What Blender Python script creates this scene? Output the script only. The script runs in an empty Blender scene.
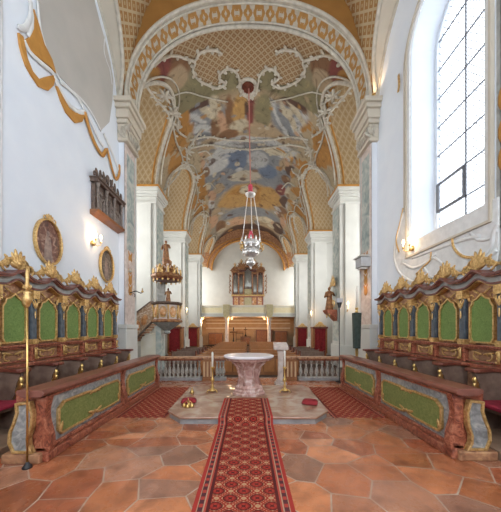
import bpy, math, random
from mathutils import Vector, noise
random.seed(7)
PI = math.pi
COL = bpy.context.scene.collection
CH = 1.82                       # camera height
F, CX, HY = 250.0, 248.0, 328.0 # focal length in pixels, vanishing point of the nave axis
V = Vector

# ------------------------------------------------------------------ mesh helper
class MB:
    def __init__(s): s.v=[]; s.f=[]; s.uv=None; s.col=None
    def add(s, vs, fs):
        n=len(s.v); s.v+= [V(p) for p in vs]; s.f+=[tuple(i+n for i in f) for f in fs]; return s
    def box(s,x0,x1,y0,y1,z0,z1):
        x0,x1=min(x0,x1),max(x0,x1); y0,y1=min(y0,y1),max(y0,y1)
        vs=[(x0,y0,z0),(x1,y0,z0),(x1,y1,z0),(x0,y1,z0),(x0,y0,z1),(x1,y0,z1),(x1,y1,z1),(x0,y1,z1)]
        return s.add(vs,[(0,3,2,1),(4,5,6,7),(0,1,5,4),(1,2,6,5),(2,3,7,6),(3,0,4,7)])
    def cbox(s,c,d): return s.box(c[0]-d[0]/2,c[0]+d[0]/2,c[1]-d[1]/2,c[1]+d[1]/2,c[2]-d[2]/2,c[2]+d[2]/2)
    def prism(s,poly,axis,a0,a1):
        def P(p,a): return {'x':(a,p[0],p[1]),'y':(p[0],a,p[1]),'z':(p[0],p[1],a)}[axis]
        n=len(poly); vs=[P(p,a0) for p in poly]+[P(p,a1) for p in poly]
        fs=[tuple(range(n)),tuple(range(2*n-1,n-1,-1))]+[(i,i+n,(i+1)%n+n,(i+1)%n) for i in range(n)]
        return s.add(vs,fs)
    def frame(s,outer,inner,axis,a0,a1):
        def P(p,a): return {'x':(a,p[0],p[1]),'y':(p[0],a,p[1]),'z':(p[0],p[1],a)}[axis]
        n=len(outer); vs=[P(p,a) for a in (a0,a1) for r in (outer,inner) for p in r]
        fs=[]
        for i in range(n):
            j=(i+1)%n
            fs+=[(i,j,j+n,i+n),(2*n+i,3*n+i,3*n+j,2*n+j),(i,2*n+i,2*n+j,j),(n+i,n+j,3*n+j,3*n+i)]
        return s.add(vs,fs)
    def lathe(s,prof,c=(0,0,0),seg=16,sx=1,sy=1,rot=0):
        vs=[];fs=[];m=len(prof)
        for r,z in prof:
            for k in range(seg):
                a=2*PI*k/seg+rot; vs.append((c[0]+r*sx*math.cos(a),c[1]+r*sy*math.sin(a),c[2]+z))
        for i in range(m-1):
            for k in range(seg):
                l=(k+1)%seg; fs.append((i*seg+k,i*seg+l,(i+1)*seg+l,(i+1)*seg+k))
        fs.append(tuple(range(seg-1,-1,-1))); fs.append(tuple(range((m-1)*seg,m*seg)))
        return s.add(vs,fs)
    def tube(s,pts,r,seg=8,closed=False):
        pts=[V(p) for p in pts]; n=len(pts); rr=r if isinstance(r,(list,tuple)) else [r]*n
        vs=[];fs=[];up=None
        for i,p in enumerate(pts):
            a=pts[max(i-1,0)]; b=pts[min(i+1,n-1)]
            if closed: a=pts[i-1]; b=pts[(i+1)%n]
            t=(b-a).normalized() if (b-a).length>1e-9 else V((0,0,1))
            if up is None: up = V((0,0,1)) if abs(t.z)<.9 else V((1,0,0))
            u=(up-t*up.dot(t)); u = u.normalized() if u.length>1e-6 else t.orthogonal().normalized()
            up=u; w=t.cross(u)
            for k in range(seg):
                an=2*PI*k/seg; vs.append(p+(u*math.cos(an)+w*math.sin(an))*rr[i])
        m=n if closed else n-1
        for i in range(m):
            j=(i+1)%n
            for k in range(seg):
                l=(k+1)%seg; fs.append((i*seg+k,i*seg+l,j*seg+l,j*seg+k))
        if not closed: fs+= [tuple(range(seg-1,-1,-1)),tuple(range((n-1)*seg,n*seg))]
        return s.add(vs,fs)
    def ell(s,c,ax,seg=8,rings=5):
        c=V(c); a,b,d=[V(q) for q in ax]; vs=[c-d];fs=[]
        for i in range(1,rings):
            ph=-PI/2+PI*i/rings
            for k in range(seg):
                th=2*PI*k/seg; vs.append(c+(a*math.cos(th)+b*math.sin(th))*math.cos(ph)+d*math.sin(ph))
        vs.append(c+d); n=len(vs)-1
        for k in range(seg):
            l=(k+1)%seg; fs.append((0,1+l,1+k)); fs.append((n,n-seg+k,n-seg+l))
            for i in range(rings-2):
                o=1+i*seg; fs.append((o+k,o+l,o+seg+l,o+seg+k))
        return s.add(vs,fs)
    def ball(s,c,r,seg=10,rings=6):
        r=r if isinstance(r,(tuple,list)) else (r,r,r)
        return s.ell(c,((r[0],0,0),(0,r[1],0),(0,0,r[2])),seg,rings)
    def build(s,name,mat,parent=None,smooth=False,bevel=0):
        o0=ORG.get(parent.name,V((0,0,0))) if parent else V((0,0,0))
        me=bpy.data.meshes.new(name); me.from_pydata([tuple(p-o0) for p in s.v],[],s.f); me.update()
        if s.uv:
            ul=me.uv_layers.new(name='UVMap')
            for lp in me.loops: ul.data[lp.index].uv=s.uv[lp.vertex_index]
        if s.col:
            ca=me.color_attributes.new('Col','FLOAT_COLOR','POINT')
            for i,c in enumerate(s.col): ca.data[i].color=(c[0],c[1],c[2],1)
        if smooth:
            for p in me.polygons: p.use_smooth=True
        o=bpy.data.objects.new(name,me); COL.objects.link(o); me.materials.append(mat)
        if parent: o.parent=parent; ORG[o.name]=o0
        if bevel:
            b=o.modifiers.new('bevel','BEVEL'); b.width=bevel; b.segments=2; b.limit_method='ANGLE'
        return o
ORG={}
def T(name,label,cat,loc=(0,0,0),group=None):
    o=bpy.data.objects.new(name,None); COL.objects.link(o); o.location=loc; o.empty_display_size=.1
    o['label']=label; o['category']=cat
    if group: o['group']=group
    ORG[o.name]=V(loc); return o
def tag(o,label,cat,group=None):
    o['label']=label; o['category']=cat
    if group: o['group']=group
    return o
def st(o,label=None):
    o['kind']='structure'
    if label: o['label']=label
    return o
def dup(root,loc,label=None,rz=0):
    r=root.copy(); COL.objects.link(r); r.location=loc; r.rotation_euler=(0,0,rz)
    if label: r['label']=label
    for ch in list(root.children):
        c=ch.copy(); COL.objects.link(c); c.parent=r
        for g in list(ch.children):
            d=g.copy(); COL.objects.link(d); d.parent=c
    return r
def pcopy(o,parent,dx=0,dy=0,dz=0):
    c=o.copy(); COL.objects.link(c); c.parent=parent; c.location=o.location+V((dx,dy,dz))
    for g in list(o.children):
        d=g.copy(); COL.objects.link(d); d.parent=c
    return c
def center(o):
    """put a single-mesh thing's origin at the middle of its base"""
    me=o.data; xs=[v.co.x for v in me.vertices]; ys=[v.co.y for v in me.vertices]; zs=[v.co.z for v in me.vertices]
    c=V(((min(xs)+max(xs))/2,(min(ys)+max(ys))/2,min(zs)))
    for v in me.vertices: v.co-=c
    o.location=c; return o

# ------------------------------------------------------------------ materials
def nt(name):
    m=bpy.data.materials.new(name); m.use_nodes=True; t=m.node_tree; b=t.nodes['Principled BSDF']; return m,t,b
def N(t,ty,**k):
    n=t.nodes.new(ty)
    for a,b in k.items(): setattr(n,a,b)
    return n
def coords(t,scale=1.0,uv=False):
    tc=N(t,'ShaderNodeTexCoord') ; mp=N(t,'ShaderNodeMapping'); mp.inputs['Scale'].default_value=(scale,)*3
    t.links.new(tc.outputs['UV' if uv else 'Object'],mp.inputs['Vector']); return mp.outputs['Vector']
def ramp(t,fac,stops):
    r=N(t,'ShaderNodeValToRGB'); e=r.color_ramp.elements
    e[0].position=stops[0][0]; e[0].color=(*stops[0][1],1)
    e[1].position=stops[-1][0]; e[1].color=(*stops[-1][1],1)
    for p,c in stops[1:-1]:
        q=e.new(p); q.color=(*c,1)
    t.links.new(fac,r.inputs['Fac']); return r.outputs['Color']
def noisy(name,c1,c2,scale=4,rough=.6,metal=0,detail=4,bump=0,dist=0,c3=None,spec=None,coat=0):
    m,t,b=nt(name); vec=coords(t)
    n=N(t,'ShaderNodeTexNoise'); n.inputs['Scale'].default_value=scale; n.inputs['Detail'].default_value=detail
    n.inputs['Distortion'].default_value=dist; t.links.new(vec,n.inputs['Vector'])
    st_=[(.3,c1),(.7,c2)] if c3 is None else [(.3,c1),(.5,c2),(.68,c3)]
    t.links.new(ramp(t,n.outputs['Fac'],st_),b.inputs['Base Color'])
    b.inputs['Roughness'].default_value=rough; b.inputs['Metallic'].default_value=metal
    if spec is not None: b.inputs['Specular IOR Level'].default_value=spec
    if coat: b.inputs['Coat Weight'].default_value=coat
    if bump:
        bp=N(t,'ShaderNodeBump'); bp.inputs['Strength'].default_value=bump; bp.inputs['Distance'].default_value=.02
        t.links.new(n.outputs['Fac'],bp.inputs['Height']); t.links.new(bp.outputs['Normal'],b.inputs['Normal'])
    return m
def mth(t,op,a,b=None,c=None):
    n=N(t,'ShaderNodeMath',operation=op)
    for i,x in enumerate((a,b,c)):
        if x is None: continue
        if isinstance(x,(int,float)): n.inputs[i].default_value=x
        else: t.links.new(x,n.inputs[i])
    return n.outputs[0]
def mixc(t,f,a,b):
    n=N(t,'ShaderNodeMix',data_type='RGBA')
    for s,x in ((n.inputs[0],f),(n.inputs[6],a),(n.inputs[7],b)):
        if isinstance(x,tuple): s.default_value=(*x,1)
        elif isinstance(x,(int,float)): s.default_value=x
        else: t.links.new(x,s)
    return n.outputs[2]
def lattice(name,fill,line,k=3.0,w=.2,dot=None,rough=.7):
    """diagonal trellis painted on a vault, with a rosette in every mesh"""
    m,t,b=nt(name); tc=N(t,'ShaderNodeTexCoord'); sp=N(t,'ShaderNodeSeparateXYZ'); t.links.new(tc.outputs['UV'],sp.inputs[0])
    p=mth(t,'MULTIPLY',mth(t,'ADD',sp.outputs[0],sp.outputs[1]),k); q=mth(t,'MULTIPLY',mth(t,'SUBTRACT',sp.outputs[0],sp.outputs[1]),k)
    pa=mth(t,'PINGPONG',p,.5); qa=mth(t,'PINGPONG',q,.5)
    mn=mth(t,'MINIMUM',pa,qa); mx=mth(t,'MINIMUM',pa,qa)
    ln=mth(t,'LESS_THAN',mn,w/2)
    c=mixc(t,ln,fill,line)
    if dot:
        d=mth(t,'GREATER_THAN',mn,.36); c=mixc(t,d,c,dot)
    no=N(t,'ShaderNodeTexNoise'); no.inputs['Scale'].default_value=1.5; t.links.new(tc.outputs['Object'],no.inputs['Vector'])
    c=mixc(t,mth(t,'MULTIPLY',no.outputs['Fac'],.25),c,(fill[0]*.5,fill[1]*.45,fill[2]*.4))
    t.links.new(c,b.inputs['Base Color']); b.inputs['Roughness'].default_value=rough
    return m
M={}
M['white']=noisy('white_plaster',(.69,.735,.79),(.74,.78,.82),1.5,.85)
M['nave_white']=noisy('nave_plaster',(.54,.54,.50),(.60,.60,.555),1.5,.8)
M['beige']=noisy('beige_plaster',(.50,.45,.36),(.58,.52,.42),1.2,.85)
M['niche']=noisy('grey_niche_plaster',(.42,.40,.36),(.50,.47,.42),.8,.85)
M['stucco']=noisy('white_stucco',(.40,.36,.29),(.56,.52,.43),6,.75,bump=.3)
M['relief']=noisy('relief_stucco',(.62,.62,.60),(.72,.72,.70),8,.7,bump=.2)
M['ochre']=noisy('ochre_paint',(.27,.125,.025),(.34,.16,.035),2,.75)
M['ochre_bright']=noisy('ochre_ribbon_paint',(.42,.19,.035),(.54,.26,.055),5,.6)
M['lat']=lattice('trellis_paint',(.33,.17,.05),(.50,.40,.25),2.6,.24,(.46,.34,.18))
M['lat_fine']=lattice('fine_trellis_paint',(.25,.135,.055),(.40,.31,.19),3.8,.30,(.33,.22,.11))
M['lat_far']=lattice('pale_trellis_paint',(.40,.28,.145),(.50,.39,.235),3.2,.22,(.35,.23,.10))
M['gold']=noisy('gilding',(.44,.25,.07),(.78,.54,.24),26,.4,.6,bump=.4)
M['brass']=noisy('brass',(.60,.38,.12),(.76,.52,.2),12,.3,.9)
M['redmarble']=noisy('red_marble_paint',(.09,.022,.014),(.30,.085,.045),11,.3,dist=2,detail=9,c3=(.47,.19,.11))
M['redwood']=noisy('dark_red_wood',(.10,.025,.018),(.20,.06,.035),6,.35,detail=6)
M['brownmarble']=noisy('brown_marble_paint',(.20,.09,.045),(.38,.19,.10),6,.4,dist=1.2,detail=8,c3=(.55,.32,.16))
M['greymarble']=noisy('grey_blue_marble_paint',(.15,.15,.145),(.27,.275,.265),8,.4,dist=1.5,detail=8,c3=(.45,.43,.39))
M['bluepil']=noisy('dark_blue_marble_paint',(.045,.06,.075),(.12,.145,.165),8,.35,dist=1,detail=6)
M['palegrey']=noisy('pale_grey_marble_paint',(.24,.24,.22),(.40,.39,.36),5,.5,dist=1,detail=6)
M['tealmarble']=noisy('blue_green_marble_paint',(.22,.28,.27),(.38,.43,.40),3,.55,dist=1.2,detail=8,c3=(.55,.55,.49))
M['pinkmarble']=noisy('pink_grey_marble_paint',(.46,.38,.34),(.60,.50,.44),3,.5,dist=1.5,detail=8,c3=(.66,.60,.55))
M['altar']=noisy('altar_marble',(.34,.17,.14),(.50,.31,.26),4,.25,dist=2,detail=9,c3=(.66,.52,.46))
M['mensa']=noisy('altar_top_marble',(.74,.72,.74),(.86,.84,.85),4,.2)
M['step']=noisy('platform_stone',(.26,.13,.08),(.37,.21,.14),2.5,.22,dist=1,detail=9,c3=(.46,.34,.25))
M['stepedge']=noisy('platform_edge_stone',(.20,.20,.20),(.34,.33,.32),5,.35,detail=8)
M['darkwood']=noisy('dark_stall_wood',(.13,.08,.058),(.24,.165,.125),7,.42,detail=6)
M['wood']=noisy('brown_wood',(.22,.085,.03),(.33,.14,.055),5,.35,detail=6)
M['pew']=noisy('orange_pew_wood',(.34,.14,.045),(.46,.20,.07),4,.35,detail=6)
M['tan']=noisy('tan_panelling',(.50,.32,.17),(.62,.43,.26),2,.6)
M['seatfloor']=noisy('stall_platform_boards',(.22,.14,.09),(.32,.21,.14),4,.6)
M['cushion']=noisy('crimson_cloth',(.22,.008,.025),(.33,.02,.045),12,.85)
M['curtain']=noisy('red_curtain_cloth',(.20,.01,.014),(.32,.02,.025),8,.8)
M['greencloth']=noisy('dark_green_cloth',(.03,.045,.038),(.05,.072,.06),8,.85)
M['green']=noisy('green_damask',(.10,.17,.035),(.20,.30,.08),18,.65,detail=5,dist=2)
M['greendesk']=noisy('olive_damask',(.12,.15,.03),(.25,.28,.09),14,.6,detail=5,dist=2)
M['black']=noisy('black_iron',(.015,.015,.017),(.03,.03,.03),10,.5)
M['iron']=noisy('window_iron',(.12,.12,.13),(.17,.17,.18),10,.6)
M['silver']=noisy('silver',(.62,.62,.62),(.86,.85,.82),18,.28,.7,bump=.5)
M['tin']=noisy('organ_tin',(.42,.45,.45),(.58,.60,.58),6,.3,.7)
M['relieff']=noisy('carved_brown_stone',(.07,.045,.035),(.17,.115,.085),14,.6,bump=.6,detail=6)
M['reliefl']=noisy('worn_grey_carving',(.11,.085,.07),(.26,.21,.175),16,.6,bump=.6,detail=6)
M['wax']=noisy('candle_wax',(.82,.80,.72),(.88,.86,.80),5,.5)
M['statue']=noisy('painted_statue',(.12,.035,.02),(.40,.20,.07),9,.5,.2,detail=6)
M['orangepaint']=noisy('orange_painted_panel',(.42,.15,.04),(.66,.35,.15),5,.5,detail=6,c3=(.70,.60,.48))
M['gallery']=noisy('gallery_cream_paint',(.80,.75,.60),(.88,.84,.72),3,.6)
M['gallerypanel']=noisy('gallery_yellow_panel',(.80,.71,.42),(.90,.82,.60),2.5,.6,dist=2)
M['olive']=noisy('olive_bracket_paint',(.42,.37,.20),(.54,.48,.30),5,.6)
M['greyspeaker']=noisy('grey_console_paint',(.40,.41,.42),(.48,.49,.50),5,.6)
M['cord']=noisy('pink_cord',(.40,.16,.13),(.52,.24,.19),20,.8)
M['rose']=noisy('rose_tassel',(.50,.04,.08),(.65,.10,.14),20,.7)
M['painting']=noisy('dark_oil_painting',(.03,.012,.01),(.17,.06,.035),8,.35,detail=9,dist=.8,c3=(.42,.27,.20))
M['painting2']=noisy('smoky_oil_painting',(.03,.025,.02),(.13,.09,.06),8,.35,detail=9,dist=.8,c3=(.30,.24,.19))
M['darkfloor']=noisy('dark_nave_floor',(.05,.028,.02),(.10,.06,.04),3,.8,detail=6)
M['ledge']=noisy('ledge_wood',(.14,.048,.03),(.25,.09,.06),5,.3,detail=6)
def emis(name,c,s):
    m,t,b=nt(name); b.inputs['Base Color'].default_value=(*c,1); b.inputs['Emission Color'].default_value=(*c,1); b.inputs['Emission Strength'].default_value=s; return m
M['bulb']=emis('lit_bulb',(1,.72,.42),14)
M['bulbsoft']=emis('lit_small_bulb',(1,.6,.28),7)

# flagstone floor: colour attribute of every stone
def flag_mat():
    m,t,b=nt('red_flagstone'); at=N(t,'ShaderNodeAttribute',attribute_name='Col'); vec=coords(t)
    n=N(t,'ShaderNodeTexNoise'); n.inputs['Scale'].default_value=3.5; n.inputs['Detail'].default_value=9; n.inputs['Roughness'].default_value=.65; t.links.new(vec,n.inputs['Vector'])
    f=ramp(t,n.outputs['Fac'],[(.3,(.5,.44,.42)),(.5,(.95,.95,.95)),(.72,(1.25,1.22,1.2))])
    mx=N(t,'ShaderNodeMix',data_type='RGBA',blend_type='MULTIPLY'); mx.inputs[0].default_value=1
    t.links.new(at.outputs['Color'],mx.inputs[6]); t.links.new(f,mx.inputs[7]); t.links.new(mx.outputs[2],b.inputs['Base Color'])
    r=ramp(t,n.outputs['Fac'],[(.3,(.36,)*3),(.7,(.2,)*3)]); t.links.new(r,b.inputs['Roughness'])
    bp=N(t,'ShaderNodeBump'); bp.inputs['Strength'].default_value=.12; bp.inputs['Distance'].default_value=.01
    t.links.new(n.outputs['Fac'],bp.inputs['Height']); t.links.new(bp.outputs['Normal'],b.inputs['Normal']); return m
M['flag']=flag_mat()
M['grout']=noisy('pale_mortar',(.46,.33,.24),(.58,.43,.33),8,.7)
def carpet_mat(name,half,a=.29,bb=.235,border=True):
    """turkmen runner: rows of dark guls with cream outlines, striped border"""
    m,t,b=nt(name); tc=N(t,'ShaderNodeTexCoord'); sp=N(t,'ShaderNodeSeparateXYZ'); t.links.new(tc.outputs['UV'],sp.inputs[0])
    u,v=sp.outputs[0],sp.outputs[1]
    cu=mth(t,'COSINE',mth(t,'MULTIPLY',u,2*PI/a)); cv=mth(t,'COSINE',mth(t,'MULTIPLY',v,2*PI/bb))
    h=mth(t,'ABSOLUTE',mth(t,'ADD',cu,cv)); h2=mth(t,'MULTIPLY',h,.5)
    fin=mth(t,'MULTIPLY',mth(t,'COSINE',mth(t,'MULTIPLY',u,2*PI/(a/6))),mth(t,'COSINE',mth(t,'MULTIPLY',v,2*PI/(bb/6))))
    h2=mth(t,'ADD',h2,mth(t,'MULTIPLY',fin,.07))
    rp=N(t,'ShaderNodeValToRGB'); rp.color_ramp.interpolation='CONSTANT'; e=rp.color_ramp.elements
    e[0].position=0; e[0].color=(.46,.28,.15,1); e[1].position=.06; e[1].color=(.30,.03,.018,1)
    for p,c in ((.26,(.20,.015,.012)),(.33,(.48,.30,.16)),(.39,(.09,.01,.01)),(.62,(.22,.018,.014)),(.80,(.34,.03,.022)),(.93,(.05,.01,.01))):
        q=e.new(p); q.color=(*c,1)
    t.links.new(h2,rp.inputs['Fac']); c=rp.outputs['Color']
    if border:
        au=mth(t,'ABSOLUTE',u); 
        zig=mth(t,'PINGPONG',mth(t,'MULTIPLY',v,9),.5)
        for lim,cc in ((half-.175,(.05,.01,.012)),(half-.14,(.42,.06,.04)),(half-.12,(.42,.27,.17)),(half-.105,(.05,.02,.03)),(half-.055,(.40,.27,.17)),(half-.045,(.36,.03,.025))):
            c=mixc(t,mth(t,'GREATER_THAN',au,lim),c,cc)
        band=mth(t,'MULTIPLY',mth(t,'GREATER_THAN',au,half-.1),mth(t,'LESS_THAN',au,half-.06))
        c=mixc(t,mth(t,'MULTIPLY',band,mth(t,'GREATER_THAN',zig,.27)),c,(.40,.05,.035))
    no=N(t,'ShaderNodeTexNoise'); no.inputs['Scale'].default_value=90; t.links.new(tc.outputs['Object'],no.inputs['Vector'])
    no2=N(t,'ShaderNodeTexNoise'); no2.inputs['Scale'].default_value=2.2; t.links.new(tc.outputs['Object'],no2.inputs['Vector'])
    c=mixc(t,mth(t,'MULTIPLY',no2.outputs['Fac'],.3),c,(.36,.09,.055))
    t.links.new(c,b.inputs['Base Color']); b.inputs['Roughness'].default_value=.95; b.inputs['Specular IOR Level'].default_value=.1
    bp=N(t,'ShaderNodeBump'); bp.inputs['Strength'].default_value=.3; bp.inputs['Distance'].default_value=.004
    t.links.new(no.outputs['Fac'],bp.inputs['Height']); t.links.new(bp.outputs['Normal'],b.inputs['Normal'])
    return m
def glass_mat():
    m,t,b=nt('leaded_glass'); tc=N(t,'ShaderNodeTexCoord'); sp=N(t,'ShaderNodeSeparateXYZ'); t.links.new(tc.outputs['Object'],sp.inputs[0])
    p=mth(t,'MULTIPLY',mth(t,'ADD',mth(t,'MULTIPLY',sp.outputs[1],1.35),sp.outputs[2]),5.2)
    q=mth(t,'MULTIPLY',mth(t,'SUBTRACT',mth(t,'MULTIPLY',sp.outputs[1],1.35),sp.outputs[2]),5.2)
    mn=mth(t,'MINIMUM',mth(t,'PINGPONG',p,.5),mth(t,'PINGPONG',q,.5)); ln=mth(t,'LESS_THAN',mn,.05)
    tr=N(t,'ShaderNodeBsdfTransparent'); tr.inputs[0].default_value=(.93,.96,.99,1)
    gl=N(t,'ShaderNodeBsdfGlossy'); gl.inputs['Roughness'].default_value=.1
    mg=N(t,'ShaderNodeMixShader'); mg.inputs[0].default_value=.05
    t.links.new(tr.outputs[0],mg.inputs[1]); t.links.new(gl.outputs[0],mg.inputs[2])
    b.inputs['Base Color'].default_value=(.25,.25,.26,1)
    mm=N(t,'ShaderNodeMixShader'); t.links.new(ln,mm.inputs[0]); t.links.new(mg.outputs[0],mm.inputs[1]); t.links.new(b.outputs[0],mm.inputs[2])
    t.links.new(mm.outputs[0],t.nodes['Material Output'].inputs['Surface']); return m
M['glass']=glass_mat()
M['frieze']=noisy('frieze_ochre',(.33,.17,.045),(.42,.22,.06),5,.7)
M['figpaint']=noisy('figure_paint',(.16,.10,.08),(.42,.30,.24),9,.4,detail=6)
M['stairpaint']=noisy('mottled_stair_paint',(.22,.12,.07),(.40,.26,.16),7,.45,dist=1.5,detail=8,c3=(.62,.52,.42))
def fresco_mat():
    m,t,b=nt('ceiling_fresco'); at=N(t,'ShaderNodeAttribute',attribute_name='Col'); vec=coords(t)
    n=N(t,'ShaderNodeTexNoise'); n.inputs['Scale'].default_value=1.6; n.inputs['Detail'].default_value=8; n.inputs['Roughness'].default_value=.7; n.inputs['Distortion'].default_value=1.2; t.links.new(vec,n.inputs['Vector'])
    f=ramp(t,n.outputs['Fac'],[(.32,(.35,.30,.27)),(.47,(1,1,1)),(.55,(1,1,1)),(.7,(1.55,1.45,1.3))])
    mx=N(t,'ShaderNodeMix',data_type='RGBA',blend_type='MULTIPLY'); mx.inputs[0].default_value=.85
    t.links.new(at.outputs['Color'],mx.inputs[6]); t.links.new(f,mx.inputs[7]); t.links.new(mx.outputs[2],b.inputs['Base Color'])
    b.inputs['Roughness'].default_value=.8; return m
M['fresco']=fresco_mat()

# ------------------------------------------------------------------ ornament helpers
def petal(mb,c,e1,e2,n,ang,L,W,th):
    e1,e2,n=V(e1),V(e2),V(n); d=e1*math.sin(ang)+e2*math.cos(ang); w=e1*math.cos(ang)-e2*math.sin(ang)
    mb.ell(V(c)+d*L*.5,(w*W,n*th,d*L*.55),6,5)
def scroll(mb,c,e1,e2,r0,r1,a0,a1,th,n=14,taper=True):
    e1,e2=V(e1),V(e2); pts=[];rr=[]
    for i in range(n):
        f=i/(n-1); a=a0+(a1-a0)*f; r=r0+(r1-r0)*f
        pts.append(V(c)+e1*math.cos(a)*r+e2*math.sin(a)*r); rr.append(th*(1-.55*f if taper else 1))
    mb.tube(pts,rr,6)
def rocaille(mb,c,e1,e2,n,w,h,rnd):
    """pierced leafy crest: a fan of leaves, side scrolls and drops"""
    c=V(c); E1,E2=V(e1),V(e2)
    for a in (-1.25,-.85,-.48,-.18,.18,.48,.85,1.25):
        L=h*(.82-.32*abs(a))*(.9+.2*rnd.random()); petal(mb,c+E2*h*.12,e1,e2,n,a,L,w*.075,.022)
    for i in range(46):
        a=rnd.uniform(-1.5,1.5); q=c+E1*rnd.uniform(-.48,.48)*w; q=q+E2*rnd.uniform(.0,.62)*h*max(.1,1-(abs((q-c).dot(E1))/(w*.5))**1.6); petal(mb,q,e1,e2,n,a,h*rnd.uniform(.18,.32),w*.05,.02)
    for a in (-1.0,-.6,-.25,.25,.6,1.0):
        petal(mb,c+E2*h*.05+V(n)*.02,e1,e2,n,a,h*.45,w*.06,.03)
    for s in (-1,1):
        scroll(mb,c+E1*s*w*.36+E2*h*.14,E1*s,e2,w*.17,w*.04,-1.4,4.2,.022)
        scroll(mb,c+E1*s*w*.17+E2*h*.42,E1*s,e2,w*.10,w*.03,-1,4.4,.016)
        petal(mb,c+E1*s*w*.45,e1,e2,n,s*1.2,w*.22,.03,.02)
    mb.ell(c+E2*h*.3+V(n)*.03,(E1*w*.09,V(n)*.03,E2*h*.13),8,5)
def arch_poly(x0,x1,z0,zs,zt,n=10):
    """outline with a curved top, counter-clockwise"""
    pts=[(x0,z0),(x1,z0)]
    for i in range(n+1):
        a=PI*i/n; pts.append(((x0+x1)/2+(x1-x0)/2*math.cos(a),zs+(zt-zs)*math.sin(a)))
    return pts
def offset_poly(poly,d):
    cx=sum(p[0] for p in poly)/len(poly); cy=sum(p[1] for p in poly)/len(poly); out=[]
    n=len(poly)
    for i in range(n):
        a=V((*poly[i-1],0)); p=V((*poly[i],0)); b=V((*poly[(i+1)%n],0))
        e1=(p-a); e2=(b-p)
        if e1.length<1e-6: e1=e2
        if e2.length<1e-6: e2=e1
        n1=V((e1.y,-e1.x,0)).normalized(); n2=V((e2.y,-e2.x,0)).normalized(); nn=(n1+n2)
        nn = nn.normalized() if nn.length>1e-6 else n1
        if nn.dot(p-V((cx,cy,0)))<0: pass
        k=d/max(.45,nn.dot(n1)); out.append((p.x+nn.x*k,p.y+nn.y*k))
    return out
def wp(px,py,X): # point of a side wall plane seen at a place of the photograph
    Y=F*abs(X)/abs(px-CX); return (Y,CH+(HY-py)*Y/F)

# ================================================================== THE SETTING
# ---- floors
def hexfloor():
    mb=MB(); cols=[]; g=.008; W,H=.70,.56; rnd=random.Random(3)
    base=[(.42,.15,.068),(.36,.12,.06),(.48,.18,.09),(.46,.19,.11),(.58,.26,.15),(.39,.125,.065),(.52,.20,.10),(.34,.17,.12),(.42,.2,.13),(.53,.21,.105),(.47,.17,.085)]
    jit={}
    def J(x,y):
        k=(round(x*8),round(y*8))
        if k not in jit: jit[k]=(rnd.uniform(-.11,.11),rnd.uniform(-.08,.08))
        return (x+jit[k][0],y+jit[k][1])
    sx=W*.75
    for i in range(-12,13):
        for j in range(-6,17):
            cx=i*sx+.12; cy=j*H+(H/2 if i%2 else 0)+.2
            pts=[J(cx+W/2*c,cy+H/2*s) for c,s in ((1,0),(.5,1),(-.5,1),(-1,0),(-.5,-1),(.5,-1))]
            if cy>9.2: continue
            if rnd.random()<.3:   # some stones are cut in two
                parts=[[pts[0],pts[1],pts[2],pts[3]],[pts[3],pts[4],pts[5],pts[0]]]
            else: parts=[pts]
            for q in parts:
                mx=sum(p[0] for p in q)/len(q); my=sum(p[1] for p in q)/len(q)
                r=[]
                for p in q:
                    d=V((mx-p[0],my-p[1],0)); L=d.length; d=d/L*min(g*1.3,L*.4); r.append((p[0]+d.x,p[1]+d.y))
                n=len(r); mb.add([(p[0],min(p[1],9.19),0) for p in r],[tuple(range(n-1,-1,-1))])
                c=rnd.choice(base); k=rnd.uniform(.84,1.12); cols+=[(c[0]*k,c[1]*k*.94,c[2]*k*.82)]*n
    mb.col=cols; return mb
fl=st(hexfloor().build('floor',M['flag']))
st(MB().add([(-7.3,-5,-.004),(7.3,-5,-.004),(7.3,9.2,-.004),(-7.3,9.2,-.004)],[(0,1,2,3)]).build('floor',M['grout']))
# fix stone normals upward
for p in fl.data.polygons:
    pass
fl.data.flip_normals()
st(MB().box(-7.3,7.3,9.2,31.2,-.5,-.3).build('floor',M['darkfloor']))
st(MB().box(-7.3,7.3,9.15,9.2,-.5,-.002).build('trim_1',M['stepedge']))
st(MB().box(-4.4,4.4,9.2,9.55,-.3,-.15).build('trim_2',M['stepedge']))

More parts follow.
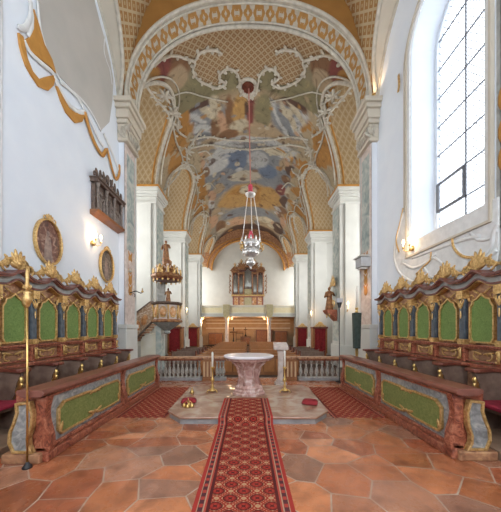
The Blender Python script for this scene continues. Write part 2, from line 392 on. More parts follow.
# ---- choir walls, lunettes and vault
WX=4.65
def zl(Y):
    """height of the lunette over the choir wall"""
    best=9.6
    for c in (6.0,.1,-5.8):
        d=(Y-c)/2.95
        if abs(d)<1: best=max(best,9.6+2.9*math.sqrt(1-d*d))
    return best
CP=[(4.65,9.6),(4.5,10.3),(4.3,11),(4.08,12),(3.72,13.2),(3.2,14.1),(2.2,15),(1,15.5),(0,15.6)]
def xz_choir(f): # f 0..1 from spring to crown
    s=f*(len(CP)-1); i=min(int(s),len(CP)-2); t=s-i
    return (CP[i][0]+(CP[i+1][0]-CP[i][0])*t, CP[i][1]+(CP[i+1][1]-CP[i][1])*t)
def f_at_z(z):
    for i in range(len(CP)-1):
        if CP[i][1]<=z<=CP[i+1][1]: return (i+(z-CP[i][1])/(CP[i+1][1]-CP[i][1]))/(len(CP)-1)
    return 0
def choir_vault():
    vb=MB(); vb.uv=[]; tb=[MB(),MB()]; ys=[-4+13*i/104 for i in range(105)]; K=30
    idx=[]
    for Y in ys:
        f0=f_at_z(zl(Y)); row=[]
        for s in (-1,1):
            for k in range(K+1):
                f=f0+(1-f0)*(k/K if s<0 else 1-k/K)
                x,z=xz_choir(f); vb.v.append(V((s*x,Y,z))); vb.uv.append((s*(4.65-x)*.5+z*.8*s,Y)); 
        idx.append(len(vb.v)-2*(K+1))
    for i in range(len(ys)-1):
        a,b=idx[i],idx[i+1]
        for k in range(2*K+1): vb.f.append((a+k,a+k+1,b+k+1,b+k))
    st(vb.build('ceiling',M['lat'],smooth=True))
    for s in (-1,1):
        t=MB()
        for i in range(len(ys)-1):
            q=[]
            for Y in (ys[i],ys[i+1]):
                z=zl(Y); x,_=xz_choir(f_at_z(z)); q+= [(s*x,Y,z),(s*(WX+.01),Y,z)]
            t.add(q,[(0,1,3,2)])
        st(t.build('ceiling',M['beige'],smooth=True))
        g=MB(); pts=[];pw=[]
        for i in range(0,61):
            a=PI*i/60; Y=6-2.93*math.cos(a); z=9.6+2.9*math.sin(a); x,_=xz_choir(f_at_z(z)); pts.append((s*x,Y,z)); pw.append((s*(WX-.02),Y,z-.03))
        g.tube(pts,.07,8); g.tube(pw,.05,8)
        st(g.build('trim_3',M['stucco'],smooth=True))
choir_vault()
def side_wall(s,wins,name,mat):
    mb=MB(); ys=sorted(set([-4+13*i/130 for i in range(131)]+[w[0]+q for w in wins for q in (-1.115,1.115)]))
    def top(Y):  # window head
        for c,zs,zsill in wins:
            d=(Y-c)/1.115
            if abs(d)<=1.0001: return zsill, zs+1.15*math.sqrt(max(0,1-d*d))
        return None
    for i in range(len(ys)-1):
        a,b=ys[i],ys[i+1]; m=(a+b)/2; w=top(m); X=s*WX
        if w is None: mb.add([(X,a,0),(X,b,0),(X,b,zl(b)),(X,a,zl(a))],[(0,1,2,3)])
        else:
            ta=top(max(a,0)if False else a) or (w[0],w[1]); tb_=top(b) or (w[0],w[1])
            mb.add([(X,a,0),(X,b,0),(X,b,w[0]),(X,a,w[0])],[(0,1,2,3)])
            mb.add([(X,a,ta[1]),(X,b,tb_[1]),(X,b,zl(b)),(X,a,zl(a))],[(0,1,2,3)])
    return st(mb.build(name,mat))
side_wall(-1,[(.1,9.5,4.0)],'wall_left',M['white'])
side_wall(1,[(6.0,9.5,4.0),(.1,9.5,4.0)],'wall_right',M['white'])
GX=5.35
def window(s,c,idx,hi=True):
    root=T('window_%d'%idx,'tall round-headed leaded window with dark iron bars','window',(s*GX,c,4.3)); root['kind']='structure'
    n=20; out=[(c-1.115,4.0),(c+1.115,4.0)]+[(c+1.115*math.cos(PI*i/n),9.5+1.15*math.sin(PI*i/n)) for i in range(n+1)]
    inn=[(c-1.115,4.38),(c+1.115,4.38)]+[(c+1.115*math.cos(PI*i/n),9.5+1.15*math.sin(PI*i/n)) for i in range(n+1)]
    m=MB(); k=len(out); m.add([(s*WX,p[0],p[1]) for p in out]+[(s*(GX+.02),p[0],p[1]) for p in inn],[(i,(i+1)%k,(i+1)%k+k,i+k) for i in range(k)])
    m.build('window_reveal',M['white'],root)
    ii=offset_poly(inn,-.1)
    MB().frame(inn,ii,'x',s*(GX-.05),s*(GX+.06)).build('window_frame',M['white'],root)
    MB().prism(inn,'x',s*(GX+.0),s*(GX+.004)).build('pane',M['glass'],root)
    b=MB(); b.box(s*(GX-.035),s*(GX-.005),c+.105,c+.127,4.38,10.64)
    z=5.05
    while z<10.5:
        hw=1.1 if z<9.5 else 1.1*math.sqrt(max(0,1-((z-9.5)/1.15)**2)); b.box(s*(GX-.035),s*(GX-.005),c-hw,c+hw,z-.012,z+.012); z+=.79
    b.build('iron_bar',M['iron'],root)
    cs=MB(); cs.frame([(c+.13,5.05),(c+1.03,5.05),(c+1.03,5.84),(c+.13,5.84)],[(c+.18,5.10),(c+.98,5.10),(c+.98,5.79),(c+.18,5.79)],'x',s*(GX-.06),s*(GX-.004)); cs.build('casement',M['iron'],root)
    return root
window(1,6.0,1); window(1,.1,2); window(-1,.1,3)
# window moulding on the right wall
def off(p,d): return offset_poly(p,d)
n=24; c=6.0
wo=[(c-1.115,4.0),(c+1.115,4.0)]+[(c+1.115*math.cos(PI*i/n),9.5+1.15*math.sin(PI*i/n)) for i in range(n+1)]
st(MB().frame(off(wo,.12),off(wo,.02),'x',WX-.05,WX+.0).build('trim_4',M['relief']))
st(MB().frame(off(wo,.17),off(wo,.12),'x',WX-.08,WX+.0).build('trim_4',M['beige']))
st(MB().frame(off(wo,.34),off(wo,.30),'x',WX-.02,WX+.0).build('trim_4',M['beige']))
# back wall of the choir with two high windows
bw=MB()
for a,b_,z0,z1 in ((-4.65,-3.2,0,15.7),(-1.2,1.2,0,15.7),(3.2,4.65,0,15.7),(-3.2,-1.2,0,3.5),(1.2,3.2,0,3.5),(-3.2,-1.2,10.5,15.7),(1.2,3.2,10.5,15.7)): bw.add([(a,-4,z0),(b_,-4,z0),(b_,-4,z1),(a,-4,z1)],[(0,1,2,3)])
st(bw.build('wall_back',M['white']))

# ---- chancel arch
AX,AZ,AB,AN=4.37,10.0,3.66,2.3
def arch_pt(th,a=AX,b=AB,z=AZ,n=AN):
    c,s=math.cos(th),math.sin(th)
    return (math.copysign(abs(c)**(2/n)*a,c), z+abs(s)**(2/n)*b)
NA=72
ap=[(4.46,-.3),(4.46,10)]+[arch_pt(PI*i/NA) for i in range(NA+1)]+[(-4.46,10),(-4.46,-.3)]
sf=MB(); sf.add([(x,9.0,z) for x,z in ap]+[(x,9.8,z) for x,z in ap],[(i,i+1,i+1+len(ap),i+len(ap)) for i in range(len(ap)-1)])
st(sf.build('trim_5',M['stucco'],smooth=True))
# spandrel wall in front (ochre) and the strips beside the arch
sp=MB(); k=NA+1; A=[arch_pt(PI*i/NA) for i in range(NA+1)]
B=[]
for x,z in A:
    # outer contour on the choir vault profile
    f=min(1,max(0,(z-9.8)/(13.66-9.8))) 
    B.append((max(-5.2,min(5.2,x*1.6)),z+4))
sp.add([(x,9.0,z) for x,z in A]+[(x,9.0,z) for x,z in B],[(i,i+1,i+1+k,i+k) for i in range(k-1)])
st(sp.build('wall_front',M['ochre']))
for s in (-1,1):
    st(MB().box(s*4.46,s*5.6,8.995,9.8,-.3,10.0).build('wall_front',M['white']))
for s in (-1,1):
    st(MB().add([(s*AX,9.0,10),(s*5.2,9.0,10),(s*5.2,9.0,14.2)],[(0,1,2)]).build('wall_front',M['ochre']))
# arch mouldings and the ochre frieze
md=MB()
for y,r,dz in ((8.98,.06,.03),(9.1,.03,-.02),(9.66,.035,-.02),(9.78,.07,-.04)):
    md.tube([(arch_pt(PI*i/NA,AX+dz,AB+dz)[0],y,arch_pt(PI*i/NA,AX+dz,AB+dz)[1]) for i in range(NA+1)],r,8)
st(md.build('trim_6',M['stucco'],smooth=True))
arc=[arch_pt(PI*i/400) for i in range(401)]; L=[0]
for i in range(400): L.append(L[-1]+math.hypot(arc[i+1][0]-arc[i][0],arc[i+1][1]-arc[i][1]))
def on_arch(s,w):
    lo=0
    while lo<399 and L[lo+1]<s: lo+=1
    t=(s-L[lo])/max(1e-6,L[lo+1]-L[lo]); x=arc[lo][0]+(arc[lo+1][0]-arc[lo][0])*t; z=arc[lo][1]+(arc[lo+1][1]-arc[lo][1])*t
    tx,tz=arc[lo+1][0]-arc[lo][0],arc[lo+1][1]-arc[lo][1]; l=math.hypot(tx,tz); nx,nz=-tz/l,tx/l
    return (x+nx*.014,w,z+nz*.014)
fz=MB(); tot=L[-1]; nm=31
def motif(outer,inner,s0,w0):
    n=len(outer); vs=[on_arch(s0+p[0],w0+p[1]) for p in outer]+[on_arch(s0+p[0],w0+p[1]) for p in inner]
    fz.add(vs,[(i,(i+1)%n,(i+1)%n+n,i+n) for i in range(n)])
for i in range(nm):
    s0=tot*(i+.5)/nm; w0=9.38
    if i%2:
        ro=[]; ri=[]
        for k_ in range(16):
            a=2*PI*k_/16; r=.20+.05*math.cos(4*a); ro.append((r*.72*math.cos(a),r*1.25*math.sin(a))); ri.append((r*.22*math.cos(a),r*.4*math.sin(a)))
        motif(ro,ri,s0,w0)
    else:
        for sg in (-1,1):
            ro=[];ri=[]
            for k_ in range(17):
                a=-2.3+4.6*k_/16; q_=1+.12*math.cos(6*a); ro.append((sg*(.06+.15*math.cos(a)*q_),.27*math.sin(a)*q_)); ri.append((sg*(.05+.055*math.cos(a)),.12*math.sin(a)))
            n_=len(ro); vs=[on_arch(s0+p[0],w0+p[1]) for p in ro]+[on_arch(s0+p[0],w0+p[1]) for p in ri]
            fz.add(vs,[(j,j+1,j+1+n_,j+n_) for j in range(n_-1)])
        for sg in (-1,1):
            motif([(-.07,sg*.06),(.07,sg*.06),(.05,sg*.13),(-.05,sg*.13)],[(-.02,sg*.09),(.02,sg*.09),(.02,sg*.1),(-.02,sg*.1)],s0,w0)
st(fz.build('trim_7',M['frieze']))
# jambs of the arch: painted pilaster, base, capital with volutes
for s in (-1,1):
    X=s*AX
    st(MB().box(X+s*.05,X+s*.10,9.02,9.79,1.95,8.5).build('trim_8',M['pinkmarble'],bevel=.02))
    st(MB().box(X+s*.035,X+s*.08,9.12,9.68,4.7,8.2).build('trim_8',M['tealmarble'],bevel=.01))
    st(MB().box(X-s*.02,X+s*.27,8.94,9.86,-.3,1.85).box(X-s*.06,X+s*.27,8.9,9.9,-.3,.2).box(X-s*.05,X+s*.27,8.91,9.89,1.8,1.95).build('trim_9',M['nave_white'],bevel=.02))
    cp=MB()
    cp.box(X-s*.08,X+s*.32,8.9,9.84,8.5,8.62)
    for i,(o,z0,z1) in enumerate(((.05,8.62,9.1),(.10,9.1,9.25),(.16,9.25,9.55),(.24,9.55,9.7),(.32,9.7,9.86))): cp.box(X-s*o,X+s*.32,8.95-o,9.85+o*.3,z0,z1)
    st(cp.build('trim_10',M['beige'],bevel=.02))
    g=MB()
    for y in (9.0,9.7): scroll(g,(X-s*.1,y,8.9),(0,1 if y>9.3 else -1,0),(0,0,1),.13,.03,-1.2,5,.04)
    for k_ in range(5): petal(g,(X-s*.09,9.1+.13*k_,8.62),(0,1,0),(0,0,1),(1,0,0),(k_-2)*.25,.3,.05,.03)
    for i in range(7): petal(g,(X+s*(.0+.12*(i%2)),8.9,8.6+.05*i),(1,0,0),(0,0,1),(0,1,0),(i-3)*.3,.28,.05,.03)
    st(g.build('trim_10',M['stucco'],smooth=True))
    o=MB()   # painted ornament on the pilaster
    for z in (3.2,3.6,4.0,4.4):
        o.ell((X+s*.045,9.38,z),((.012,0,0),(0,.15,0),(0,0,.17)),10,6); petal(o,(X+s*.045,9.38,z),(0,1,0),(0,0,1),(1,0,0),.5,.3,.05,.012); petal(o,(X+s*.045,9.38,z),(0,1,0),(0,0,1),(1,0,0),-.5,.3,.05,.012)
    st(o.build('trim_11',M['ochre_bright'],smooth=True))

# ---- nave walls, piers and vault
NX,NS,NC,NN=5.0,9.4,4.6,2.1
PIERS=[(13.6,14.8),(19.8,21.0),(26.0,27.2)]
BAYS=[(9.8,13.6,12.75),(14.8,19.8,12.45),(21.0,26.0,12.3),(27.2,31.0,12.3)]
def zt(Y):
    for a,b,top in BAYS:
        if a<Y<b:
            d=(Y-(a+b)/2)/((b-a)/2); return NS+(top-NS)*max(0,1-abs(d)**2.2)**(1/2.2)
    return NS
def nv(th): return (NX*math.copysign(abs(math.sin(th))**(2/NN),math.sin(th)), NS+NC*abs(math.cos(th))**(2/NN))
def th_of_z(z): return math.acos(min(1,((z-NS)/NC)**(NN/2)))
def zmain(X): return NS+NC*max(0,1-(abs(X)/NX)**NN)**(1/NN)
def ceil_pt(px,py):
    """where a sight line meets the nave vault"""
    Y=9.9; dx=(px-CX)/F; dz=(HY-py)/F
    while Y<31:
        X=dx*Y; z=CH+dz*Y
        if abs(X)>=NX or z>=zmain(X): return (X,Y)
        Y+=.02
    return (dx*Y,Y)
C_={'cream':(.52,.45,.32),'brown':(.20,.10,.045),'dk':(.09,.045,.03),'orange':(.40,.20,.05),'gold':(.46,.27,.09),'olive':(.22,.19,.10),'grey':(.30,.30,.28),'blue':(.13,.165,.23),'pale':(.46,.46,.44),'flesh':(.50,.30,.18),'maroon':(.20,.05,.04),'slate':(.21,.22,.23),'tan':(.38,.28,.17)}
bl=[]  # fresco: cx,cy,rx,ry,angle,colour,strength (places read off the photograph, laid onto the vault)
def B_(cx,cy,rx,ry,c,a=0,k=1.0,mir=False):
    bl.append((cx,cy,rx,ry,a,C_[c],k))
    if mir: bl.append((2*249-cx,cy,rx,ry,-a,C_[c],k))
B_(250,88,75,22,'olive'); B_(250,80,95,16,'olive'); B_(170,72,18,16,'brown',mir=True); B_(160,68,9,12,'maroon',mir=True); B_(176,80,9,10,'tan',mir=True); B_(155,80,5,12,'orange',mir=True)
B_(249,118,62,24,'tan'); B_(205,122,22,16,'slate',mir=True); B_(200,128,18,3.5,'pale',.7,mir=True); B_(192,118,16,2.5,'pale',.8,mir=True); B_(210,113,15,3,'cream',.9,mir=True); B_(204,104,14,3,'dk',0,mir=True)
B_(216,110,6,14,'cream'); B_(222,124,5,12,'flesh'); B_(214,128,4,9,'brown'); B_(231,118,4,20,'brown'); B_(241,112,8,15,'gold'); B_(240,126,10,6,'cream'); B_(229,134,10,5,'brown')
B_(251,115,3,18,'maroon'); B_(246,110,2.5,7,'dk'); B_(263,112,9,16,'olive'); B_(258,128,8,6,'tan'); B_(279,118,3,17,'pale',-.5); B_(290,120,3,16,'cream',-.6); B_(285,124,3,14,'slate',-.6); B_(300,118,3,15,'cream',-.9)
B_(249,141,58,5,'pale'); B_(250,146,28,3,'brown'); B_(250,151,58,3,'cream')
B_(249,172,52,24,'slate'); B_(232,158,16,9,'blue'); B_(238,163,8,6,'blue'); B_(268,172,9,6,'blue'); B_(215,165,12,8,'pale'); B_(224,150,18,4,'pale'); B_(288,158,18,4,'orange',.3); B_(275,152,14,3,'cream'); B_(287,166,8,5,'tan'); B_(205,152,10,6,'tan'); B_(258,160,10,8,'pale',k=.7); B_(245,176,16,5,'cream',k=.7); B_(300,170,8,12,'grey')
B_(250,197,28,12,'gold'); B_(250,194,20,8,'orange'); B_(248,190,8,5,'cream'); B_(233,200,14,5,'gold'); B_(270,198,10,9,'gold')
B_(250,212,28,5,'slate'); B_(250,222,30,6,'tan'); B_(250,229,26,5,'brown'); B_(250,237,32,5,'dk'); B_(238,222,10,2.5,'flesh',.2); B_(266,220,10,2.5,'cream',-.2)
for x,y,c in ((200,165,'flesh'),(206,172,'brown'),(198,180,'cream'),(205,190,'cream'),(212,196,'flesh'),(203,201,'brown'),(210,206,'pale'),(217,213,'tan'),(207,215,'dk'),(213,222,'flesh'),(221,226,'brown'),(219,188,'tan'),(197,172,'dk'),
              (290,170,'dk'),(286,180,'brown'),(296,182,'flesh'),(281,190,'maroon'),(289,193,'cream'),(298,196,'brown'),(284,202,'dk'),(291,208,'pale'),(300,204,'tan'),(282,213,'brown'),(292,218,'dk'),(285,224,'flesh'),(278,228,'dk'),(302,176,'slate')):
    B_(x,y,4.5,4.5,c,k=.95)
rnd=random.Random(11)
for i in range(190):
    x=rnd.uniform(190,308); y=rnd.uniform(100,240)
    if abs(x-250)<22 and 146<y<212 and i%3: continue
    B_(x,y,rnd.uniform(1.0,3.2),rnd.uniform(.8,2.4),rnd.choice(['cream','brown','flesh','dk','tan','pale','orange','slate']),rnd.uniform(-1,1),.8)
BL=[]
for cx,cy,rx,ry,a,c,k in bl:
    X,Y=ceil_pt(cx,cy); BL.append((X,Y,rx*Y/F,ry*Y/(HY-cy),a,c,k))
def fresco(X,Y):
    p=V((X*1.1,Y*1.1,3)); w=noise.noise_vector(p)*.16+noise.noise_vector(p*3.1)*.06
    x=X+w.x; y=Y+w.y; col=V((.24,.20,.12)) if Y<13 else V((.30,.26,.20))
    for bx,by,rx,ry,a,c,k in BL:
        dx=x-bx; dy=y-by
        if abs(dx)>rx*1.5+ry and abs(dx)>ry*1.5+rx: continue
        u=(dx*math.cos(a)+dy*math.sin(a)*rx/max(ry,1e-3)*0+dy*math.sin(a))/rx; v=(-dx*math.sin(a)+dy*math.cos(a))/ry
        q=u*u+v*v
        if q<1.4:
            t=min(1,max(0,(1.35-q)/.5))*k; col=col.lerp(V(c),t)
    # stucco and ochre zone outside the painted field
    bd=3.05+.018*(Y-13)*(Y-13)*.25 if Y>12.9 else 9
    e=abs(X)-min(bd,4.1)-.25*noise.noise(V((X,Y*1.3,8)))
    col=col*.86
    if e>0:
        q=noise.noise(V((X*1.3,Y*.75,2)))+.25*noise.noise(V((X*4,Y*3,5))); col=col.lerp(V((.34,.165,.04)) if q>-.05 else V((.34,.27,.17)),min(1,e/.12))
    # front trellis field with lobed edge
    return col
_half=[(120,66),(148,66),(161,58),(174,54),(187,57),(193,61),(193,70),(198,78),(208,84),(219,86),(225,82),(219,77),(223,70),(231,68),(238,74),(240,84),(242,94),(249,96)]
TP=[ceil_pt(*q) for q in _half]; TP=TP+[(-x,y) for x,y in reversed(TP[:-1])]+[(6,9.0),(-6,9.0)]
def in_trellis(X,Y):
    """lobed trellis field against the chancel arch"""
    if Y>12.9: return False
    c=False; n=len(TP)
    for i in range(n):
        x1,y1=TP[i]; x2,y2=TP[(i+1)%n]
        if (y1>Y)!=(y2>Y) and X<(x2-x1)*(Y-y1)/(y2-y1)+x1: c=not c
    return c
def nave_vault():
    ny,K=330,75; ys=[9.79+21.3*i/ny for i in range(ny+1)]
    vb=MB(); vb.col=[]; lt=MB(); lt.uv=[]
    for Y in ys:
        tg=th_of_z(zt(Y))
        for k in range(2*K+1):
            th=tg*(k-K)/K; x,z=nv(th); vb.v.append(V((x,Y,z))); vb.col.append(fresco(x,Y))
    W=2*K+1; uvl=[]
    for i in range(ny):
        for k in range(2*K):
            q=(i*W+k,i*W+k+1,(i+1)*W+k+1,(i+1)*W+k); mx=(vb.v[q[0]]+vb.v[q[2]])/2
            if in_trellis(mx.x,mx.y):
                lt.v+=[vb.v[j] for j in q]; n0=len(lt.v)-4; lt.f.append((n0,n0+1,n0+2,n0+3)); lt.uv+=[(vb.v[j].x*.9,vb.v[j].y) for j in q]
            else: vb.f.append(q)
    st(vb.build('ceiling',M['fresco'],smooth=True)); st(lt.build('ceiling',M['lat_fine'],smooth=False))
    for s in (-1,1):
        for a,b,top in BAYS:
            t=MB(); t.uv=[]; n=48; rib=[]; g2=[]; g3=[]
            for i in range(n+1):
                Y=a+(b-a)*(1-math.cos(PI*i/n))/2; z=zt(Y) if 0<i<n else NS; x,_=nv(th_of_z(z)); arcl=(z-NS)*(1 if i<=n/2 else -1)
                t.v+=[V((s*x,Y,z)),V((s*7.3,Y,z))]; t.uv+=[(0,Y*.5+arcl*.6),(7.3-x,Y*.5+arcl*.6)]
                rib.append((s*(x-.02),Y,z-.03)); g2.append((s*(x+.22),Y,z-.02)); g3.append((s*(x-.28),Y,min(z+.22,zmain(x-.28)-.02)))
            for i in range(n): t.f.append((2*i,2*i+1,2*i+3,2*i+2))
            st(t.build('ceiling',M['lat_far'],smooth=True))
            m=MB(); m.tube(rib,.085,8); m.tube(g3,.04,6); st(m.build('trim_12',M['stucco'],smooth=True))
            m=MB(); m.tube(g2,.05,6); st(m.build('trim_13',M['ochre_bright'],smooth=True))
nave_vault()
# stucco scrollwork and the lamp hole on the vault
def on_vault(px,py,d=.05):
    X,Y=ceil_pt(px,py); return V((X,Y,zmain(X)-d))
sc=MB()
def vline(pts,r,mir=True):
    P=[V((*p,0)) for p in pts]; out=[]
    for i in range(len(P)-1):      # Catmull-Rom smoothing
        p0=P[max(0,i-1)];p1=P[i];p2=P[i+1];p3=P[min(len(P)-1,i+2)]
        for j in range(4):
            t=j/4; out.append(.5*((2*p1)+(p2-p0)*t+(2*p0-5*p1+4*p2-p3)*t*t+(3*p1-p0-3*p2+p3)*t**3))
    out.append(P[-1])
    for m in ((0,1) if mir else (0,)):
        W_=[on_vault(498-q.x if m else q.x,q.y) for q in out]; r_=min(r,.055)
        sc.tube(W_,r_,6)
        if r>=.06:
            acc=0; kk=0
            for a_,b_ in zip(W_,W_[1:]):
                acc+=(b_-a_).length
                if acc>.17:
                    acc=0; kk+=1; d_=(b_-a_).normalized(); n_=V((0,0,1)); t_=d_.cross(n_).normalized(); sg=1 if kk%2 else -1
                    petal(sc,b_,t_*sg,d_,n_,1.1,.10+r*1.1+.04*math.sin(kk*2.1),.075,.03)
                    if kk%3==0: sc.ball(b_,(.07,.07,.05),6,4)
vline([(154,65),(161,58),(174,54),(187,58),(195,61),(193,70),(198,78),(208,84),(218,87),(226,83)],.10)
vline([(226,83),(219,77),(223,70),(231,68),(238,74),(240,84),(242,93),(249,97)],.08)
vline([(196,58),(200,52),(207,49),(216,49),(222,53)],.06)
vline([(170,96),(186,91),(205,96),(228,101)],.03)
vline([(190,139),(208,136),(228,139),(249,140)],.09); vline([(188,148),(208,144),(228,147),(249,149)],.06)
vline([(172,118),(176,140),(183,160),(176,176),(164,188)],.09)
vline([(202,128),(190,146),(187,160),(194,176),(198,196),(192,214)],.09)
vline([(183,160),(188,163)],.12); vline([(196,178),(206,170)],.08)
vline([(193,214),(202,204),(204,220),(200,232)],.09)
vline([(146,84),(156,98),(168,112),(172,128)],.12)
vline([(160,96),(168,92),(173,102),(178,118),(176,128)],.10)
vline([(186,136),(178,130),(180,122)],.07); vline([(198,152),(206,150),(212,156)],.05); vline([(203,186),(210,182),(216,188)],.05)
for x,y in ((165,94),(173,110),(188,150),(196,176),(201,200),(205,215),(184,164)):
    for m in (0,1):
        c0=on_vault(498-x if m else x,y,.1)
        for k_ in range(6): petal(sc,c0,(1,0,0),(0,1,0),(0,0,1),k_*1.05+.3,.38,.08,.05)
st(sc.build('trim_14',M['stucco'],smooth=True))
hole=MB(); X0,Y0=ceil_pt(249,87); hz=zmain(0)
hole.lathe([(.30,0),(.36,-.03),(.42,-.09),(.50,-.05),(.52,.0)],(0,Y0,hz-.0),24); st(hole.build('trim_15',M['stucco'],smooth=True))
hd=MB(); hd.lathe([(.29,-.04),(.3,-.02)],(0,Y0,hz),24)
for k_ in range(-3,4): hd.box(k_*.085-.012,k_*.085+.012,Y0-math.sqrt(.09-(k_*.085)**2),Y0+math.sqrt(.09-(k_*.085)**2),hz-.07,hz-.045)
st(hd.build('trim_15',M['redwood']))
# piers
for i,(a,b) in enumerate(PIERS):
    for s in (-1,1):
        m=MB(); m.box(s*NX,s*7.3,a,b,-.3,NS); m.box(s*(NX+.25),s*(NX+1.2),a-.10,a,-.3,8.7)
        for o,z0,z1 in ((.06,8.55,8.68),(.08,8.95,9.05),(.14,9.05,9.2),(.20,9.2,9.4)): m.box(s*(NX-o),s*7.3,a-o-.05,b+o,z0,z1)
        m.box(s*(NX-.08),s*7.3,a-.16,b+.08,-.3,.9)
        st(m.build('wall_pier',M['nave_white'],bevel=.02))
        st(MB().box(s*(NX-.03),s*NX,a+.15,b-.15,1.1,8.5).build('trim_16',M['tealmarble']))
        st(MB().box(s*(NX-.22),s*7.3,a-.28,b+.16,NS,NS+.09).build('trim_25',M['ochre_bright']))
# outer nave walls with windows, end wall
for s in (-1,1):
    m=MB(); X=s*7.3; cuts=[]
    for a,b,_ in BAYS:
        c=(a+b)/2; cuts.append((c-1.1,c+1.1))
    y=9.8
    for a,b in cuts:
        m.add([(X,y,-.5),(X,a,-.5),(X,a,13),(X,y,13)],[(0,1,2,3)]); m.add([(X,a,-.5),(X,b,-.5),(X,b,3.5),(X,a,3.5)],[(0,1,2,3)]); m.add([(X,a,9.4),(X,b,9.4),(X,b,13),(X,a,13)],[(0,1,2,3)]); y=b
    m.add([(X,y,-.5),(X,31.2,-.5),(X,31.2,13),(X,y,13)],[(0,1,2,3)])
    m.add([(s*AX,9.805,-.5),(s*7.3,9.805,-.5),(s*7.3,9.805,13),(s*AX,9.805,10)],[(0,1,2,3)])
    st(m.build('wall_left' if s<0 else 'wall_right',M['nave_white']))
st(MB().box(-7.3,7.3,31.1,31.25,3.0,14.1).build('wall_end',M['nave_white']))
st(MB().box(-7.3,7.3,31.0,31.25,-.5,3.0).build('wall_end',M['tan']))
n=32; hp=[arch_pt(PI*i/n,4.45,3.75,8.9,2.1) for i in range(n+1)]; op=[(x*1.7,z+2.5) for x,z in hp]
m=MB(); m.add([(x,30.7,z) for x,z in hp]+[(x,30.7,z) for x,z in op]+[(x,31.1,z) for x,z in hp],[(i,i+1,i+1+n+1,i+n+1) for i in range(n)]+[(i,i+1,i+1+2*(n+1),i+2*(n+1)) for i in range(n)])
st(m.build('trim_17',M['brownmarble']))
m=MB(); m.tube([(x,30.66,z) for x,z in hp],.1,6); m.tube([(x*1.12,30.66,z+.25) for x,z in hp],.07,6); st(m.build('trim_17',M['ochre_bright'],smooth=True))

# ---- stucco and painted ribbons of the left wall
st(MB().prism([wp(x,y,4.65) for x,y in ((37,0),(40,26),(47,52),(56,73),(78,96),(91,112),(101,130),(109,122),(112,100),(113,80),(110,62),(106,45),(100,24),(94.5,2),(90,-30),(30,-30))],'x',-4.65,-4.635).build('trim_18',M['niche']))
def zz(pts,ox,oy,k): return [(ox+x*k,oy+y*k) for x,y in pts]
rib=[zz([(70,125),(75,170),(85,210),(100,255),(120,290),(150,335),(185,350),(205,330),(212,300),(205,290),(180,295),(150,305),(125,275),(105,225),(95,175),(88,140)],0,0,.2595),
 zz([(120,35),(125,60),(128,110),(110,145),(92,155),(115,195),(150,225),(190,255),(216,285),(200,230),(170,170),(150,100),(130,35)],0,0,.2595),
 zz([(215,330),(235,390),(255,435),(290,475),(315,470),(330,440),(320,425),(290,435),(265,415),(240,370),(225,335)],0,0,.2595),
 zz([(330,440),(342,500),(352,530),(370,560),(385,545),(378,530),(360,515),(345,470),(338,445)],0,0,.2595),
 zz([(275,0),(285,30),(295,50),(315,80),(330,75),(335,55),(315,55),(300,35),(290,0)],0,130,.319),
 zz([(335,62),(345,110),(355,145),(368,155),(375,140),(376,105),(368,128),(358,118),(345,62)],0,130,.319)]
m=MB()
rib=[rib[i] for i in (0,1,2,3)][:3]
for r in rib: m.prism([wp(x,y,4.62) for x,y in r],'x',-4.65,-4.60)
st(m.build('trim_19',M['ochre_bright'],bevel=.01))
m=MB()
def wline(pts,r,s=-1,X=4.62,mm=None):
    P=[V((*p,0)) for p in pts]; out=[]
    for i in range(len(P)-1):
        p0=P[max(0,i-1)];p1=P[i];p2=P[i+1];p3=P[min(len(P)-1,i+2)]
        for j in range(4):
            t=j/4; out.append(.5*((2*p1)+(p2-p0)*t+(2*p0-5*p1+4*p2-p3)*t*t+(3*p1-p0-3*p2+p3)*t**3))
    out.append(P[-1]); q=[]
    for p in out:
        Y,z=wp(p.x,p.y,X); q.append((s*X,Y,z))
    t_=mm or m; i0=len(t_.v); t_.tube(q,r*.8,8)
    for v in t_.v[i0:]: v.x=s*X+(v.x-s*X)*.45
wline([(30,0),(31,15),(26,27),(20,28),(18,26)],.07); wline([(28,36),(31,30),(33,18),(31,8)],.06)
wline([(24,40),(30,52),(40,62),(52,72),(55,78)],.07); wline([(38,2),(40,26),(47,52),(56,73),(66,86),(80,98),(91,112),(101,131)],.05)
wline([(54,76),(60,90),(68,103),(78,112),(86,112)],.08); wline([(60,82),(70,90),(78,98),(84,110)],.06); wline([(86,112),(92,124),(98,138),(103,146)],.07); wline([(104,134),(110,148),(115,160),(119,172)],.07)
wline([(105,36),(104,50),(107,62),(110,70),(112,84)],.03)
wline([(1,512),(1,300),(1.5,0)],.03,X=4.64)
m2=MB()
wline([(85,112),(88,124),(93,139),(99,151),(103,155),(106,150)],.085,X=4.60,mm=m2); wline([(107,148),(110,160),(113,172),(116,179),(119,175),(119.5,165)],.07,X=4.60,mm=m2)
st(m2.build('trim_19',M['ochre_bright'],smooth=True))
st(m.build('trim_20',M['relief'],smooth=True))
